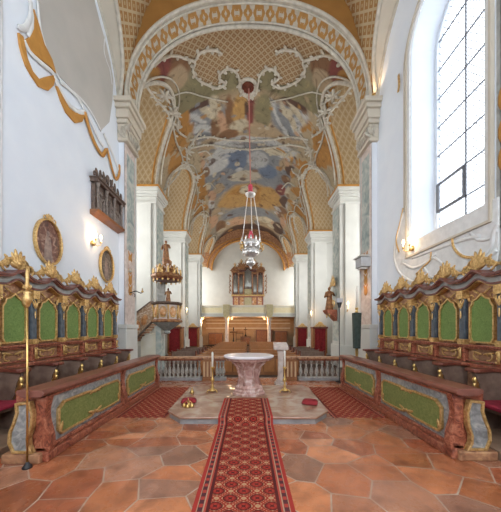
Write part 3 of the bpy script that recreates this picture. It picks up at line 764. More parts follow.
# ---- stucco cartouche under the right window
m=MB(); R=[]
body=[(394,262),(396,245),(400,225),(404,212),(408,225),(411,243),(425,235),(445,224),(470,212),(492,200),(499,196),(499,250),(497,262),(485,262),(470,270),(455,276),(440,280),(428,284),(415,285),(404,278)]
st(MB().prism([wp(x,y,4.62) for x,y in body],'x',4.65,4.61).build('trim_21',M['relief'],bevel=.02))
wline([(404,212),(397,235),(394,256),(399,272),(410,281),(420,282),(428,276),(424,268)],.06,1,4.605); wline([(412,258),(428,252),(445,246),(462,240),(480,236)],.05,1,4.605)
wline([(430,256),(440,262),(446,272),(440,280),(430,277)],.05,1,4.605); wline([(452,244),(462,256),(478,258),(490,248),(494,232),(498,224)],.06,1,4.605)
wline([(460,272),(472,264),(486,258),(497,250)],.06,1,4.605); wline([(402,262),(412,268),(424,264),(436,254)],.05,1,4.605); wline([(470,232),(478,240),(490,238),(497,230)],.04,1,4.605)
st(m.build('trim_22',M['relief'],smooth=True))
m=MB()
wline([(403,208),(400,222),(396,240),(399,252)],.035,1,4.59); wline([(452,238),(454,248),(462,256),(474,258)],.04,1,4.585); wline([(416,274),(424,266),(430,260),(431,252)],.03,1,4.59); wline([(398.5,75),(399,84),(398,92)],.06,1,4.585)
st(m.build('trim_23',M['gold'],smooth=True))
# painted pilasters next to the camera on both walls
for s in (-1,1):
    st(MB().box(s*WX,s*4.63,4.0,4.66,0,9.5).build('trim_24',M['palegrey']))
    g=MB()
    for z in (4.9,5.4,6.0): g.ell((s*4.61,4.5,z),((.012,0,0),(0,.12,0),(0,0,.24)),8,5)
    st(g.build('trim_24',M['ochre_bright'],smooth=True))

# ================================================================== THE THINGS
DIV=[8.08-.77*k for k in range(8)]     # bay boundaries of the stalls
def stall(s,side):
    where={-1:'left',1:'right'}[s]
    other={-1:'below the oval paintings',1:'below the tall window'}[s]
    R=T('choir_stall','painted baroque choir stalls with green panels on the %s, %s'%(where,other),'choir stalls',(s*4.35,5.4,0),'green-panelled choir stalls')
    rnd=random.Random(5)
    Y1=8.12; Y0=DIV[-1]-.04
    MB().box(s*3.45,s*4.62,Y0+.05,Y1,0,.13).build('platform',M['seatfloor'],R,bevel=.01)
    # back board
    MB().box(s*4.36,s*4.42,Y0,Y1,.13,2.66).build('back_board',M['brownmarble'],R)
    m=MB(); m.box(s*4.28,s*4.36,Y0,Y1,1.42,1.46); m.box(s*4.25,s*4.36,Y0,Y1,1.46,1.50); m.box(s*4.30,s*4.36,Y0,Y1,1.18,1.21); m.build('dado_rail',M['redmarble'],R,bevel=.01)
    # undulating cornice
    def bump(Y):
        t=((8.08-Y)/.77)%1.0; return .13*math.exp(-((t-.5)/.21)**2)
    def sweep(u0,u1,za,zb,mat,name,par):
        q=MB(); n=int((Y1+.06-Y0)/.03); vs=[]
        for i in range(n+1):
            Y=Y0+(Y1+.06-Y0)*i/n; b=bump(Y); vs+=[(s*u0,Y,za+b),(s*u1,Y,za+b),(s*u1,Y,zb+b),(s*u0,Y,zb+b)]
        fs=[]
        for i in range(n):
            a=4*i
            for k in range(4): fs.append((a+k,a+(k+1)%4,a+4+(k+1)%4,a+4+k))
        fs+=[(3,2,1,0),(4*n,4*n+1,4*n+2,4*n+3)]
        return q.add(vs,fs).build(name,mat,par)
    co=sweep(4.13,4.42,2.725,2.765,M['redwood'],'cornice',R)
    sweep(4.16,4.42,2.705,2.725,M['redmarble'],'cornice_moulding',co)
    sweep(4.24,4.42,2.60,2.705,M['palegrey'],'cornice_frieze',co)
    sweep(4.21,4.42,2.57,2.605,M['redwood'],'cornice_moulding',co)
    sweep(4.24,4.42,2.545,2.565,M['gold'],'gilt_moulding',co)
    # one bay of ornaments, copied along the row
    proto={}
    for k in range(len(DIV)-1):
        yc=(DIV[k]+DIV[k+1])/2; dy=yc-(DIV[0]+DIV[1])/2
        if k==0:
            pn=[(yc-.22,1.64),(yc-.18,1.57),(yc+.18,1.57),(yc+.22,1.64),(yc+.22,2.20),(yc+.17,2.27),(yc+.16,2.33),(yc+.08,2.36),(yc,2.43),(yc-.08,2.36),(yc-.16,2.33),(yc-.17,2.27),(yc-.22,2.20)]
            p=MB().prism(pn,'x',s*4.325,s*4.36).build('green_panel',M['green'],R)
            MB().frame(offset_poly(pn,.028),offset_poly(pn,.0),'x',s*4.29,s*4.36).build('gilt_frame',M['gold'],p)
            g=MB()
            for q in (-1,1):
                scroll(g,(s*4.31,yc+q*.20,2.40),(0,q,0),(0,0,1),.08,.02,-1,4,.018); petal(g,(s*4.31,yc+q*.25,2.34),(0,1,0),(0,0,1),(1,0,0),q*.4,.15,.03,.015)
                petal(g,(s*4.31,yc+q*.05,2.46),(0,1,0),(0,0,1),(1,0,0),q*1.0,.16,.025,.015); petal(g,(s*4.31,yc+q*.12,1.53),(0,1,0),(0,0,1),(1,0,0),q*1.4,.14,.02,.015)
                scroll(g,(s*4.33,yc+q*.12,1.31),(0,q,0),(0,0,1),.09,.02,-2,3.5,.016); petal(g,(s*4.33,yc+q*.02,1.33),(0,1,0),(0,0,1),(1,0,0),q*1.35,.2,.025,.015)
            g.build('gilt_carving',M['gold'],p,smooth=True)
            c=MB(); rocaille(c,(s*4.24,yc,2.88),(0,1,0),(0,0,1),(1,0,0),.64,.40,rnd); c=c.build('gilt_crest',M['gold'],R,smooth=True)
            se=MB(); se.prism([(3.80,.50),(4.34,.50),(4.34,.55),(3.78,.55)] if 1 else [], 'y',yc-.33,yc+.33)
            for v in se.v: v.x*=s
            se=se.build('seat',M['darkwood'],R,bevel=.01)
            proto=dict(p=p,c=c,se=se)
        else:
            for q in ('p','c','se'): pcopy(proto[q],R,0,dy)
    for k,y in enumerate(DIV):
        if k==0:
            pi=MB().box(s*4.27,s*4.36,y-.06,y+.06,1.60,2.40).build('pilaster',M['bluepil'],R,bevel=.008)
            g=MB(); g.box(s*4.22,s*4.36,y-.075,y+.075,2.40,2.56); g.box(s*4.24,s*4.36,y-.068,y+.068,1.50,1.60)
            for q in (-1,1): scroll(g,(s*4.24,y+q*.05,2.36),(0,q,0),(0,0,1),.04,.01,-1,4,.012)
            for a in (-.4,0,.4): petal(g,(s*4.25,y,2.20),(0,1,0),(0,0,1),(1,0,0),a,.17,.02,.015)
            petal(g,(s*4.25,y,2.16),(0,1,0),(0,0,-1),(1,0,0),0,.15,.018,.012)
            g.build('gilt_capital',M['gold'],pi,smooth=False)
            hp=MB().box(s*4.26,s*4.36,y-.07,y+.07,1.16,1.44); hp=hp.build('lower_pilaster',M['redmarble'],R,bevel=.01)
            g=MB(); scroll(g,(s*4.23,y,1.38),(s,0,0),(0,0,1),.05,.015,0,5,.02); scroll(g,(s*4.23,y,1.24),(s,0,0),(0,0,1),.04,.01,3,8,.02); petal(g,(s*4.235,y,1.22),(0,1,0),(0,0,1),(1,0,0),0,.20,.04,.02)
            g.build('gilt_volute',M['gold'],hp,smooth=True)
            pr=[(4.36,.13),(3.98,.13),(3.90,.22),(3.97,.40),(4.0,.56),(3.93,.68),(3.90,.86),(3.84,.98),(3.80,1.08),(4.36,1.08)]
            d=MB().prism([(s*a,b) for a,b in pr],'y',y-.035,y+.035).build('divider',M['darkwood'],R)
            v=MB(); scroll(v,(s*3.88,y,.86),(-s,0,0),(0,0,1),.065,.02,-1.6,3.6,.032); v.tube([(s*3.86,y,1.03),(s*3.83,y,.94),(s*3.86,y,.84),(s*3.93,y,.74),(s*3.96,y,.62)],[.02,.035,.03,.025,.012],6)
            v.build('gilt_scroll',M['gold'] if 0 else M['brass'],d,smooth=True)
            a=MB(); a.prism([(s*u,yy) for u,yy in ((4.36,y-.10),(4.36,y+.10),(4.10,y+.06),(3.90,y+.10),(3.80,y+.13),(3.74,y+.09),(3.73,y),(3.74,y-.09),(3.80,y-.13),(3.90,y-.10),(4.10,y-.06))],'z',1.08,1.14)
            a=a.build('armrest',M['redwood'],R,bevel=.012)
            P4=(pi,hp,d,a)
        else:
            for q in P4: pcopy(q,R,0,y-DIV[0])
    m=MB(); m.box(s*4.20,s*4.36,Y0,Y1,1.09,1.15); m.build('back_rail',M['redmarble'],R,bevel=.01)
    # cushions lie on the seats
    return R
stall(-1,'l'); stall(1,'r')
for s,lab in ((-1,'left'),(1,'right')):
    for k in range(3):
        yc=(DIV[4+k]+DIV[5+k])/2
        m=MB(); m.box(s*3.74,s*4.3,yc-.335,yc+.335,.555,.62); o=m.build('seat_cushion',M['cushion'],bevel=.02); center(o)
        desc={0:'farthest of the three crimson cushions','1':''}.get(k,'')
        tag(o,['third crimson seat cushion from the camera in the %s choir stalls','second crimson seat cushion from the camera in the %s choir stalls','nearest crimson seat cushion on the %s choir stalls'][k]%lab,'cushion','crimson stall cushions')

def desk(s,fx,Y0):
    """painted front of the choir stalls with a sloping book ledge"""
    R=T('prayer_desk','long marbled %s prayer desk front with two olive green panels, before the %s choir stalls'%({-1:'left',1:'right'}[s],{-1:'left',1:'right'}[s]),'prayer desk',(s*(fx+.1),(Y0+7.65)/2,0),'prayer desks before the stalls')
    Y1=7.65; f=fx
    MB().box(s*f,s*(f+.12),Y0+.11,Y1,.0,.94).build('front_board',M['greymarble'],R)
    m=MB(); m.box(s*(f-.07),s*(f+.2),Y0-.0,Y1+.03,0,.13); m.box(s*(f-.04),s*(f+.14),Y0+.02,Y1,.13,.20); m.build('plinth',M['redmarble'],R,bevel=.02)
    m=MB(); m.box(s*(f-.035),s*(f+.14),Y0+.02,Y1,.86,.93); m.build('top_rail',M['redmarble'],R,bevel=.01)
    m=MB(); m.prism([(s*(f-.10),.93),(s*(f-.10),.965),(s*(f-.06),1.0),(s*(f+.26),1.0),(s*(f+.28),.955),(s*(f+.2),.90),(s*(f-.04),.90)],'y',Y0-.10,Y1+.05); m.build('book_ledge',M['ledge'],R,bevel=.01)
    # curved marbled pilasters
    for y in (Y0+.07,5.52,Y1-.1):
        m=MB(); pr=[]
        for i in range(13):
            z=.13+.77*i/12; t=i/12; pr.append((f-.055-.035*math.sin(t*2*PI+PI*.15),z))
        pr=[(f+.1,.13)]+pr+[(f+.1,.90)]
        w=.05 if y<Y0+.2 else .07
        m.prism([(s*a,b) for a,b in pr],'y',y-w,y+w); m.build('curved_pilaster',M['redmarble'],R)
    for a,b in ((Y0+.25,5.36),(5.70,Y1-.26)):
        c=(a+b)/2
        pn=[(a,.34),(a+.06,.27),(c-.2,.27),(c-.07,.29),(c,.34),(c+.07,.29),(c+.2,.27),(b-.06,.27),(b,.34),(b,.66),(b-.09,.73),(c+.2,.73),(c+.07,.715),(c,.69),(c-.07,.715),(c-.2,.73),(a+.12,.73),(a,.64)]
        p=MB().prism(pn,'x',s*(f-.02),s*(f+.01)).build('green_panel',M['greendesk'],R)
        MB().frame(offset_poly(pn,.012),offset_poly(pn,-.025),'x',s*(f-.045),s*f).build('gilt_frame',M['gold'],p,bevel=.008)
        g=MB()
        for q in (-1,1):
            petal(g,(s*(f-.035),c,.31),(0,1,0),(0,0,1),(1,0,0),q*1.25,.2,.03,.015); petal(g,(s*(f-.035),c,.72),(0,1,0),(0,0,-1),(1,0,0),q*1.25,.16,.025,.015)
        petal(g,(s*(f-.035),a+.03,.30),(0,1,0),(0,0,1),(1,0,0),.3,.15,.03,.015); petal(g,(s*(f-.035),b-.03,.30),(0,1,0),(0,0,1),(1,0,0),-.3,.15,.03,.015)
        g.build('gilt_leaf',M['gold'],p,smooth=True)
    # scrolled cheek at the near end
    sh=[(2.99,.82),(3.17,.80),(3.16,.68),(3.20,.55),(3.255,.42),(3.265,.28),(3.21,.15),(2.96,.15),(3.005,.24),(3.01,.34),(2.96,.50),(2.95,.66)]
    sh=[(s*(u-2.84+fx),z) for u,z in sh]
    MB().prism([(s*(fx-.02),.13),(s*(fx-.02),.9)]+[(s*(fx+.40),.9),(s*(fx+.38),.6),(s*(fx+.47),.4),(s*(fx+.46),.13)],'y',Y0+.045,Y0+.12).build('end_board',M['redmarble'],R)
    if s<0: sh=sh[::-1]
    ck=MB().prism(sh,'y',Y0-.02,Y0+.03).build('scroll_cheek',M['greymarble'],R)
    MB().frame(offset_poly(sh,.022),offset_poly(sh,-.012),'y',Y0-.045,Y0+.03).build('gilt_edge',M['gold'],ck,bevel=.006)
    m=MB(); m.box(s*(fx+.0),s*(fx+.52),Y0-.05,Y0+.12,.0,.13); m.build('end_plinth',M['brownmarble'],R,bevel=.02)
desk(-1,2.78,3.38); desk(1,2.90,3.46)

# ---- altar platform, carpets
pl=[(-1.28,4.74),(1.28,4.74),(1.60,5.10),(1.68,7.0),(1.55,7.3),(-1.5,7.3),(-1.62,7.1),(-1.60,5.10)]
R=T('altar_platform','low stone platform with chamfered corners carrying the marble altar','platform',(0,6,0))
MB().prism(pl,'z',.0,.10).build('step_riser',M['stepedge'],R)
MB().prism(offset_poly(pl,.035),'z',.10,.145).build('step_slab',M['step'],R,bevel=.012)
PZ=.145
def runner(name,x0,x1,path,mat,label,cat):
    """cloth of constant width following a path of (Y,Z) points"""
    m=MB(); m.uv=[]; d=0; xc=(x0+x1)/2; th=.012
    fine=[path[0]]
    for a,b in zip(path,path[1:]):
        n=max(1,int(math.hypot(b[0]-a[0],b[1]-a[1])/.08))
        for i in range(1,n+1): fine.append((a[0]+(b[0]-a[0])*i/n,a[1]+(b[1]-a[1])*i/n))
    nx=8
    for j,(y,z) in enumerate(fine):
        if j: d+=math.hypot(y-fine[j-1][0],z-fine[j-1][1])
        for i in range(nx+1):
            x=x0+(x1-x0)*i/nx; m.v.append(V((x,y,z+th+.002*math.sin(y*3+i)))); m.uv.append((x-xc,d))
    W=nx+1
    for j in range(len(fine)-1):
        for i in range(nx): m.f.append((j*W+i,j*W+i+1,(j+1)*W+i+1,(j+1)*W+i))
    n=len(m.v); base=[V((p.x,p.y,p.z-th+.001)) for p in m.v]; m.v+=base; m.uv+=list(m.uv)
    for j in range(len(fine)-1):
        m.f.append((j*W,(j+1)*W,n+(j+1)*W,n+j*W)); m.f.append((j*W+nx,n+j*W+nx,n+(j+1)*W+nx,(j+1)*W+nx))
    for i in range(nx): m.f.append((i,n+i,n+i+1,i+1)); q=(len(fine)-1)*W; m.f.append((q+i,q+i+1,n+q+i+1,n+q+i))
    return tag(center(m.build(name,mat)),label,cat)
cm=carpet_mat('runner_carpet',.515); rm=carpet_mat('rug_carpet',.62,.155,.2)
runner('runner_carpet',-.56,.47,[(1.6,0),(4.66,0),(4.69,.03),(4.70,.13),(4.73,PZ),(5.93,PZ)],cm,'long red patterned runner carpet leading up the step to the altar','carpet')
runner('rug',-2.68,-1.66,[(5.06,0),(7.62,0)],rm,'red patterned rug on the floor left of the altar platform','rug')
runner('rug',1.72,2.80,[(5.06,0),(7.62,0)],rm,'red patterned rug on the floor right of the altar platform','rug')
for o in bpy.data.objects:
    if o.name.startswith('rug'):
        o['group']='rugs beside the platform'
# the rugs tuck against the platform: keep them clear of it
for o in [q for q in bpy.data.objects if q.name.startswith('rug')]:
    for v in o.data.vertices:
        pass

# ---- altar
AY=6.42
R=T('altar','round pink and cream marble altar with a pale top slab','altar',(.02,AY,PZ))
b=MB(); b.lathe([(.44,0),(.44,.05),(.40,.07),(.40,.11),(.36,.14),(.37,.19),(.34,.22),(.29,.26),(.26,.36),(.25,.50),(.27,.62),(.32,.72),(.40,.79),(.47,.82),(.47,.86)],(.02,AY,PZ),8,1.0,.9,PI/8).build('pedestal',M['altar'],R,bevel=.01)
sl=MB().lathe([(.50,.86),(.52,.875),(.52,.90),(.60,.915),(.64,.935),(.64,.975),(.62,.99)],(.02,AY,PZ),48,1,.82).build('altar_slab',M['mensa'],R,bevel=.004)
m=MB().lathe([(.53,.85),(.57,.86),(.58,.89),(.60,.915)],(.02,AY,PZ),48,1,.82); m.build('slab_moulding',M['altar'],R)
m=MB()
for k in range(8):
    a=PI/4*k+PI/8; m.tube([(.02+.30*math.cos(a),AY+.27*math.sin(a),PZ+.24),(.02+.255*math.cos(a),AY+.23*math.sin(a),PZ+.45),(.02+.33*math.cos(a),AY+.30*math.sin(a),PZ+.72),(.02+.43*math.cos(a),AY+.39*math.sin(a),PZ+.82)],[.03,.025,.03,.035],6)
m.build('pedestal_rib',M['altar'],R,smooth=True)

# ---- altar candlesticks and candles
def candlestick(x,y,z,h,label,group):
    R=T('candlestick',label,'candlestick',(x,y,z),group)
    MB().lathe([(.10,.04),(.085,.07),(.05,.09),(.03,.13),(.045,.16),(.03,.19),(.022,.24),(.05,.29),(.055,.33),(.022,.38),(.018,h-.1),(.03,h-.06),(.055,h-.02),(.05,h)],(x,y,z),16).build('stem',M['brass'],R,smooth=True)
    f=MB()
    for k in range(3):
        a=2*PI*k/3+PI/2; f.tube([(x+.06*math.cos(a),y+.06*math.sin(a),z+.06),(x+.12*math.cos(a),y+.12*math.sin(a),z+.06),(x+.15*math.cos(a),y+.15*math.sin(a),z+.012)],[.02,.018,.014],6); f.ball((x+.15*math.cos(a),y+.15*math.sin(a),z+.017),.018)
    f.build('foot',M['brass'],R,smooth=True); return R
R1=candlestick(-.93,6.55,PZ,.66,'brass candlestick standing left of the altar','altar candlesticks')
R2=dup(R1,(.96,6.55,PZ),'brass candlestick standing right of the altar')
c1=tag(center(MB().lathe([(.026,0),(.026,.36),(.02,.375),(.003,.38),(.003,.40)],(-.93,6.55,PZ+.66),12).build('candle',M['wax'],smooth=True)),'white candle in the brass candlestick left of the altar','candle','altar candles')
c2=dup(c1,(.96,6.55,PZ+.66),'tall white candle in the brass candlestick right of the altar'); c2.scale=(1,1,1.12)

# ---- kneeling cushions, altar bells and a small flask
def pillow(x,y,z,w,d,h,rz,label):
    m=MB(); n=10; vs=[]
    for side in (1,0):
        for i in range(n+1):
            for j in range(n+1):
                u=-1+2*i/n; v=-1+2*j/n; b=(1-u**4)*(1-v**4); k=1-.06*(1-abs(u))*0
                vs.append((x+(u*math.cos(rz)-v*d/w*math.sin(rz))*w/2,y+(u*math.sin(rz)+v*d/w*math.cos(rz))*w/2, z+ (h*(.35+.65*b**.5) if side else h*.35*(1-b**.4))))
    W=n+1; fs=[]
    for i in range(n):
        for j in range(n):
            a=i*W+j; fs.append((a,a+W,a+W+1,a+1)); b=a+W*W; fs.append((b,b+1,b+W+1,b+W))
    for i in range(n):
        for a,b in ((i,i+1),): 
            fs.append((a,b,b+W*W,a+W*W)); fs.append((n*W+i+1,n*W+i,n*W+i+W*W,n*W+i+1+W*W)); fs.append(((i+1)*W,i*W,i*W+W*W,(i+1)*W+W*W)); fs.append((i*W+n,(i+1)*W+n,(i+1)*W+n+W*W,i*W+n+W*W))
    m.add(vs,fs); return tag(center(m.build('kneeling_cushion',M['curtain'],smooth=True)),label,'cushion','red kneeling cushions')
pillow(-1.33,5.62,PZ,.34,.26,.10,.15,'small red cushion at the left edge of the altar platform, behind the gilt bells')
pillow(1.36,5.50,PZ,.34,.26,.11,-.3,'small red cushion lying alone at the right edge of the altar platform')
R=T('altar_bells','set of small gilt altar bells at the left front of the platform','bells',(-1.27,5.32,PZ))
for i,(dx,dy) in enumerate(((-.09,0),(0,.06),(.08,-.01),(0,-.06))): MB().lathe([(.045,0),(.042,.02),(.03,.05),(.02,.07),(.006,.075)],(-1.27+dx,5.32+dy,PZ+.004),12).build('bell',M['brass'],R,smooth=True)
m=MB(); m.tube([(-1.36,5.32,PZ+.08),(-1.31,5.32,PZ+.12),(-1.23,5.32,PZ+.12),(-1.19,5.31,PZ+.08)],.008,6); m.tube([(-1.27,5.38,PZ+.08),(-1.27,5.32,PZ+.13),(-1.27,5.26,PZ+.08)],.008,6); m.tube([(-1.27,5.32,PZ+.12),(-1.27,5.32,PZ+.18)],.01,6); m.build('handle',M['brass'],R,smooth=True)
tag(center(MB().lathe([(.035,0),(.05,.03),(.045,.07),(.015,.10),(.012,.15),(.025,.16)],(-1.42,6.35,PZ),12).build('flask',M['brass'],smooth=True)),'tiny gilt flask at the far left edge of the altar platform','flask')
m=MB(); m.lathe([(.02,0),(.16,0),(.16,.02),(.05,.05),(.02,.05)],(.70,6.7,PZ),16)

# ---- marble ambo behind the altar
R=T('ambo','narrow marble ambo with a broad reading top, just right of the altar','lectern',(1.04,8.0,0))
MB().box(.86,1.22,7.86,8.14,0,.10).box(.90,1.18,7.9,8.1,.10,.16).build('foot',M['pinkmarble'],R,bevel=.015)
MB().prism([(.93,.16),(1.15,.16),(1.12,.3),(1.12,1.0),(1.16,1.12),(.92,1.12),(.96,1.0),(.96,.3)],'y',7.93,8.07).build('shaft',M['pinkmarble'],R,bevel=.015)
m=MB(); m.prism([(7.84,1.12),(8.16,1.12),(8.2,1.36),(7.84,1.24)],'x',.82,1.27); m.build('reading_top',M['pinkmarble'],R,bevel=.02)

# ---- communion rail
def rail(x0,x1,label,n,wood=None):
    R=T('balustrade',label,'balustrade',((x0+x1)/2,8.75,0),'communion rail')
    MB().box(x0,x1,8.62,8.88,0,.10).build('base',M['stepedge'],R,bevel=.01)
    MB().box(x0-.02,x1+.02,8.58,8.92,.74,.82).build('hand_rail',M['redmarble'] if 0 else M['brownmarble'],R,bevel=.015)
    MB().box(x0,x1,8.66,8.84,.69,.74).build('rail_moulding',M['redmarble'],R)
    w=.17
    k=0
    xs=[x0+.10+(x1-x0-.2)*i/(n-1) for i in range(n)]
    b0=MB().lathe([(.055,.10),(.055,.13),(.03,.16),(.045,.2),(.068,.27),(.066,.33),(.045,.41),(.028,.47),(.026,.50),(.04,.53),(.026,.56),(.03,.60),(.045,.64),(.055,.66),(.055,.69)],(xs[0],8.75,0),12).build('baluster',M['palegrey'] if 0 else M['bal'],R,smooth=True)
    for x in xs[1:]: pcopy(b0,R,x-xs[0])
    return R
M['bal']=noisy('grey_white_baluster_stone',(.22,.205,.18),(.46,.43,.37),7,.4,dist=1,detail=6)
rail(-3.14,-1.60,'left stone balustrade with bulbous balusters behind the rug',10)
rail(-1.18,-.76,'short piece of stone balustrade just left of the altar',3)
rail(1.74,3.25,'right stone balustrade with bulbous balusters behind the rug',8)
def post(x0,x1,label):
    R=T('rail_post',label,'post',((x0+x1)/2,8.75,0),'posts of the communion rail')
    MB().box(x0,x1,8.63,8.87,0,.74).build('post_body',M['wood'],R,bevel=.01)
    m=MB()
    for i in range(3):
        xx=x0+(x1-x0)*(i+.5)/3; m.box(xx-.03,xx+.03,8.61,8.63,.14,.66)
    m.build('raised_slat',M['tan'],R); MB().box(x0-.0,x1+.0,8.6,8.9,.74,.82).build('post_cap',M['brownmarble'],R,bevel=.01)
post(-1.57,-1.22,'brown wooden post of the rail between the two left balustrades')
post(1.30,1.70,'brown slatted wooden gate post between ambo and right balustrade')

# ---- tall brass processional staff beside the left desk
R=T('processional_staff','tall slim brass staff with gilt finial at the near end of the left prayer desk','staff',(-2.87,3.25,0))
x,y=-2.87,3.25
MB().lathe([(.055,0),(.055,.02),(.03,.05),(.015,.08)],(x,y,0),16).build('foot',M['black'],R,smooth=True)
MB().lathe([(.012,.08),(.012,2.1)],(x,y,0),10).build('shaft',M['brass'],R,smooth=True)
MB().lathe([(.014,2.08),(.03,2.12),(.05,2.17),(.055,2.21),(.03,2.25),(.05,2.28),(.02,2.3)],(x,y,0),14).build('knop',M['gold'],R,smooth=True)
m=MB(); m.lathe([(.02,2.3),(.03,2.36),(.018,2.42),(.022,2.5),(.008,2.62)],(x,y,0),10)
for q in (-1,1): scroll(m,(x+q*.03,y,2.36),(q,0,0),(0,0,1),.03,.01,-1.5,3.5,.008)
m.build('finial',M['gold'],R,smooth=True)

# ---- oval paintings
def oval(y,z,mat,label):
    R=T('oval_painting',label,'painting',(-4.64,y,z-.53),'oval paintings on the left wall')
    n=40; a,b=.37,.50
    e=lambda k,A,B:[(y+A*math.cos(2*PI*i/k),z+B*math.sin(2*PI*i/k)) for i in range(k)]
    MB().prism(e(n,a,b),'x',-4.645,-4.62).build('canvas',mat,R)
    MB().frame(e(n,a+.03,b+.03),e(n,a-.01,b-.01),'x',-4.645,-4.56).build('oval_frame',M['gold'],R,bevel=.015)
    m=MB()
    for t in (-.7,-.25,.25,.7): petal(m,(-4.58,y,z+b+.0),(0,1,0),(0,0,1),(1,0,0),t,.15,.03,.02)
    for q in (-1,1): scroll(m,(-4.58,y+q*.12,z+b+.03),(0,q,0),(0,0,1),.06,.02,-1,4,.018); scroll(m,(-4.58,y+q*.07,z-b-.05),(0,q,0),(0,0,1),.04,.015,-1,4,.012)
    m.build('gilt_bow',M['gold'],R,smooth=True)
    g=MB()  # painted figures
    g.prism([(y-.12,z-.42),(y+.13,z-.42),(y+.10,z-.1),(y+.06,z+.12),(y-.05,z+.14),(y-.1,z-.05)],'x',-4.62,-4.616)
    g.prism([(y+.0+.05*math.cos(2*PI*i/12),z+.2+.065*math.sin(2*PI*i/12)) for i in range(12)],'x',-4.62,-4.616)
    g.build('painted_figure',M['figpaint'],R)
oval(5.78,3.80,M['painting'],'gilt oval painting with a pale figure, left wall, the one nearer the camera')
oval(8.16,3.84,M['painting2'],'dark smoky oval painting beside the relief, farther along the left wall')

# ---- carved epitaph
R=T('carved_relief','dark brown carved stone relief hung high on the left wall','relief',(-4.64,7.95,5.1))
ya,yb=7.40,8.86
MB().box(-4.645,-4.52,ya,yb,5.2,6.05).build('back_slab',M['relieff'],R)
m=MB(); m.prism([(-4.645,5.06),(-4.645,5.2),(-4.38,5.2),(-4.42,5.14),(-4.55,5.1)],'y',ya-.06,yb+.06); m.build('bottom_ledge',M['wood'],R)
m=MB(); m.box(-4.645,-4.40,ya-.06,yb+.06,6.02,6.10); m.box(-4.645,-4.36,ya-.09,yb+.09,6.10,6.16); m.build('top_cornice',M['relieff'],R,bevel=.01)
m=MB()
for i in range(4): yy=ya+.04+(yb-ya-.08)*i/3; MB().lathe([(.05,5.2),(.05,5.26),(.032,5.3),(.036,5.9),(.055,5.96),(.06,6.02)],(-4.46,yy,0),8).build('column',M['reliefl'],R)
rnd=random.Random(2)
m=MB()
for p in range(3):
    y0=ya+.04+(yb-ya-.08)*p/3
    for q in range(4):
        yy=y0+.1+.12*q+rnd.uniform(-.02,.02); h=.34+rnd.random()*.2
        m.ell((-4.5,yy,5.2+h*.5),((.04,0,0),(0,.055,0),(0,0,h*.5)),8,6); m.ball((-4.49,yy,5.2+h+.05),(.04,.045,.06),8,5)
        petal(m,(-4.48,yy,5.2+h*.7),(0,1,0),(0,0,1),(1,0,0),rnd.uniform(-1.5,1.5),.16,.03,.03)
m.build('carved_figures',M['reliefl'],R,smooth=True)
m=MB()
for i in range(11):
    yy=ya+.05+(yb-ya-.1)*i/10; h=.28+.14*math.exp(-((i-5)/2.6)**2)+.05*(i%2); petal(m,(-4.48,yy,6.15),(0,1,0),(0,0,1),(1,0,0),.3*((i%3)-1),h,.05,.04)
for q in (-1,1): scroll(m,(-4.46,7.94+q*.3,6.27),(0,q,0),(0,0,1),.13,.04,-1,4,.035); scroll(m,(-4.46,7.94+q*.62,6.22),(0,q,0),(0,0,1),.09,.03,-1,4,.03)
m.ball((-4.46,7.94,6.42),(.06,.07,.14)); m.build('pierced_crest',M['relieff'],R,smooth=True); R.location.z+=.12

# ---- wall sconces
LAMPS=[]
def sconce(s,y,z,X,label):
    R=T('wall_sconce',label,'wall lamp',(s*X,y,z-.15),'lit wall sconces')
    MB().lathe([(.07,-.14),(.06,-.05),(.02,0)],(s*(X-.02),y,z),12).build('back_plate',M['brass'],R,smooth=True)
    arm=MB(); bl=MB(); cn=MB()
    for q in (-1,1):
        arm.tube([(s*(X-.03),y,z-.1),(s*(X-.14),y+q*.05,z-.15),(s*(X-.2),y+q*.12,z-.1),(s*(X-.2),y+q*.13,z-.04)],.01,6)
        arm.lathe([(.01,-.05),(.035,-.03),(.03,-.01)],(s*(X-.2),y+q*.13,z),10)
        cn.lathe([(.014,-.01),(.014,.08)],(s*(X-.2),y+q*.13,z),8); bl.lathe([(.012,.08),(.038,.12),(.03,.17),(.003,.22)],(s*(X-.2),y+q*.13,z),10)
    arm.build('arm',M['brass'],R,smooth=True); cn.build('candle_tube',M['wax'],R,smooth=True); bl.build('bulb',M['bulb'],R,smooth=True)
    LAMPS.append(((s*(X-.3),y,z+.12),45,(1,.66,.36)))
sconce(-1,7.42,4.42,4.64,'lit two-armed wall sconce between the two oval paintings')
sconce(1,6.98,4.12,4.62,'lit two-armed sconce at the foot of the tall window')
# up-light on the right capital
R=T('wall_spotlight','small spotlight shining up on the wall above the right capital','spotlight',(4.3,8.75,9.75))
MB().lathe([(.02,0),(.06,.02),(.07,.1)],(4.4,8.75,9.9),10).build('lamp_body',M['brass'],R); MB().lathe([(.06,.1),(.062,.11)],(4.4,8.75,9.9),10).build('lens',M['bulb'],R)
MB().box(4.38,4.42,8.7,8.8,9.78,9.92).build('bracket',M['brass'],R)
# small arm on the left jamb
R=T('wall_bracket','small dark iron arm reaching out from the left painted pilaster','bracket',(-4.40,9.35,3.05))
m=MB(); m.tube([(-4.46,9.35,3.12),(-4.2,9.35,3.2),(-4.0,9.35,3.12),(-3.95,9.35,3.16)],.018,6); scroll(m,(-4.3,9.35,3.05),(1,0,0),(0,0,1),.08,.03,-1,4,.014); m.build('arm',M['black'],R,smooth=True)
MB().lathe([(.01,.0),(.05,.03),(.05,.05),(.02,.08),(.02,.16)],(-3.95,9.35,3.14),10).build('cup',M['brass'],R,smooth=True)
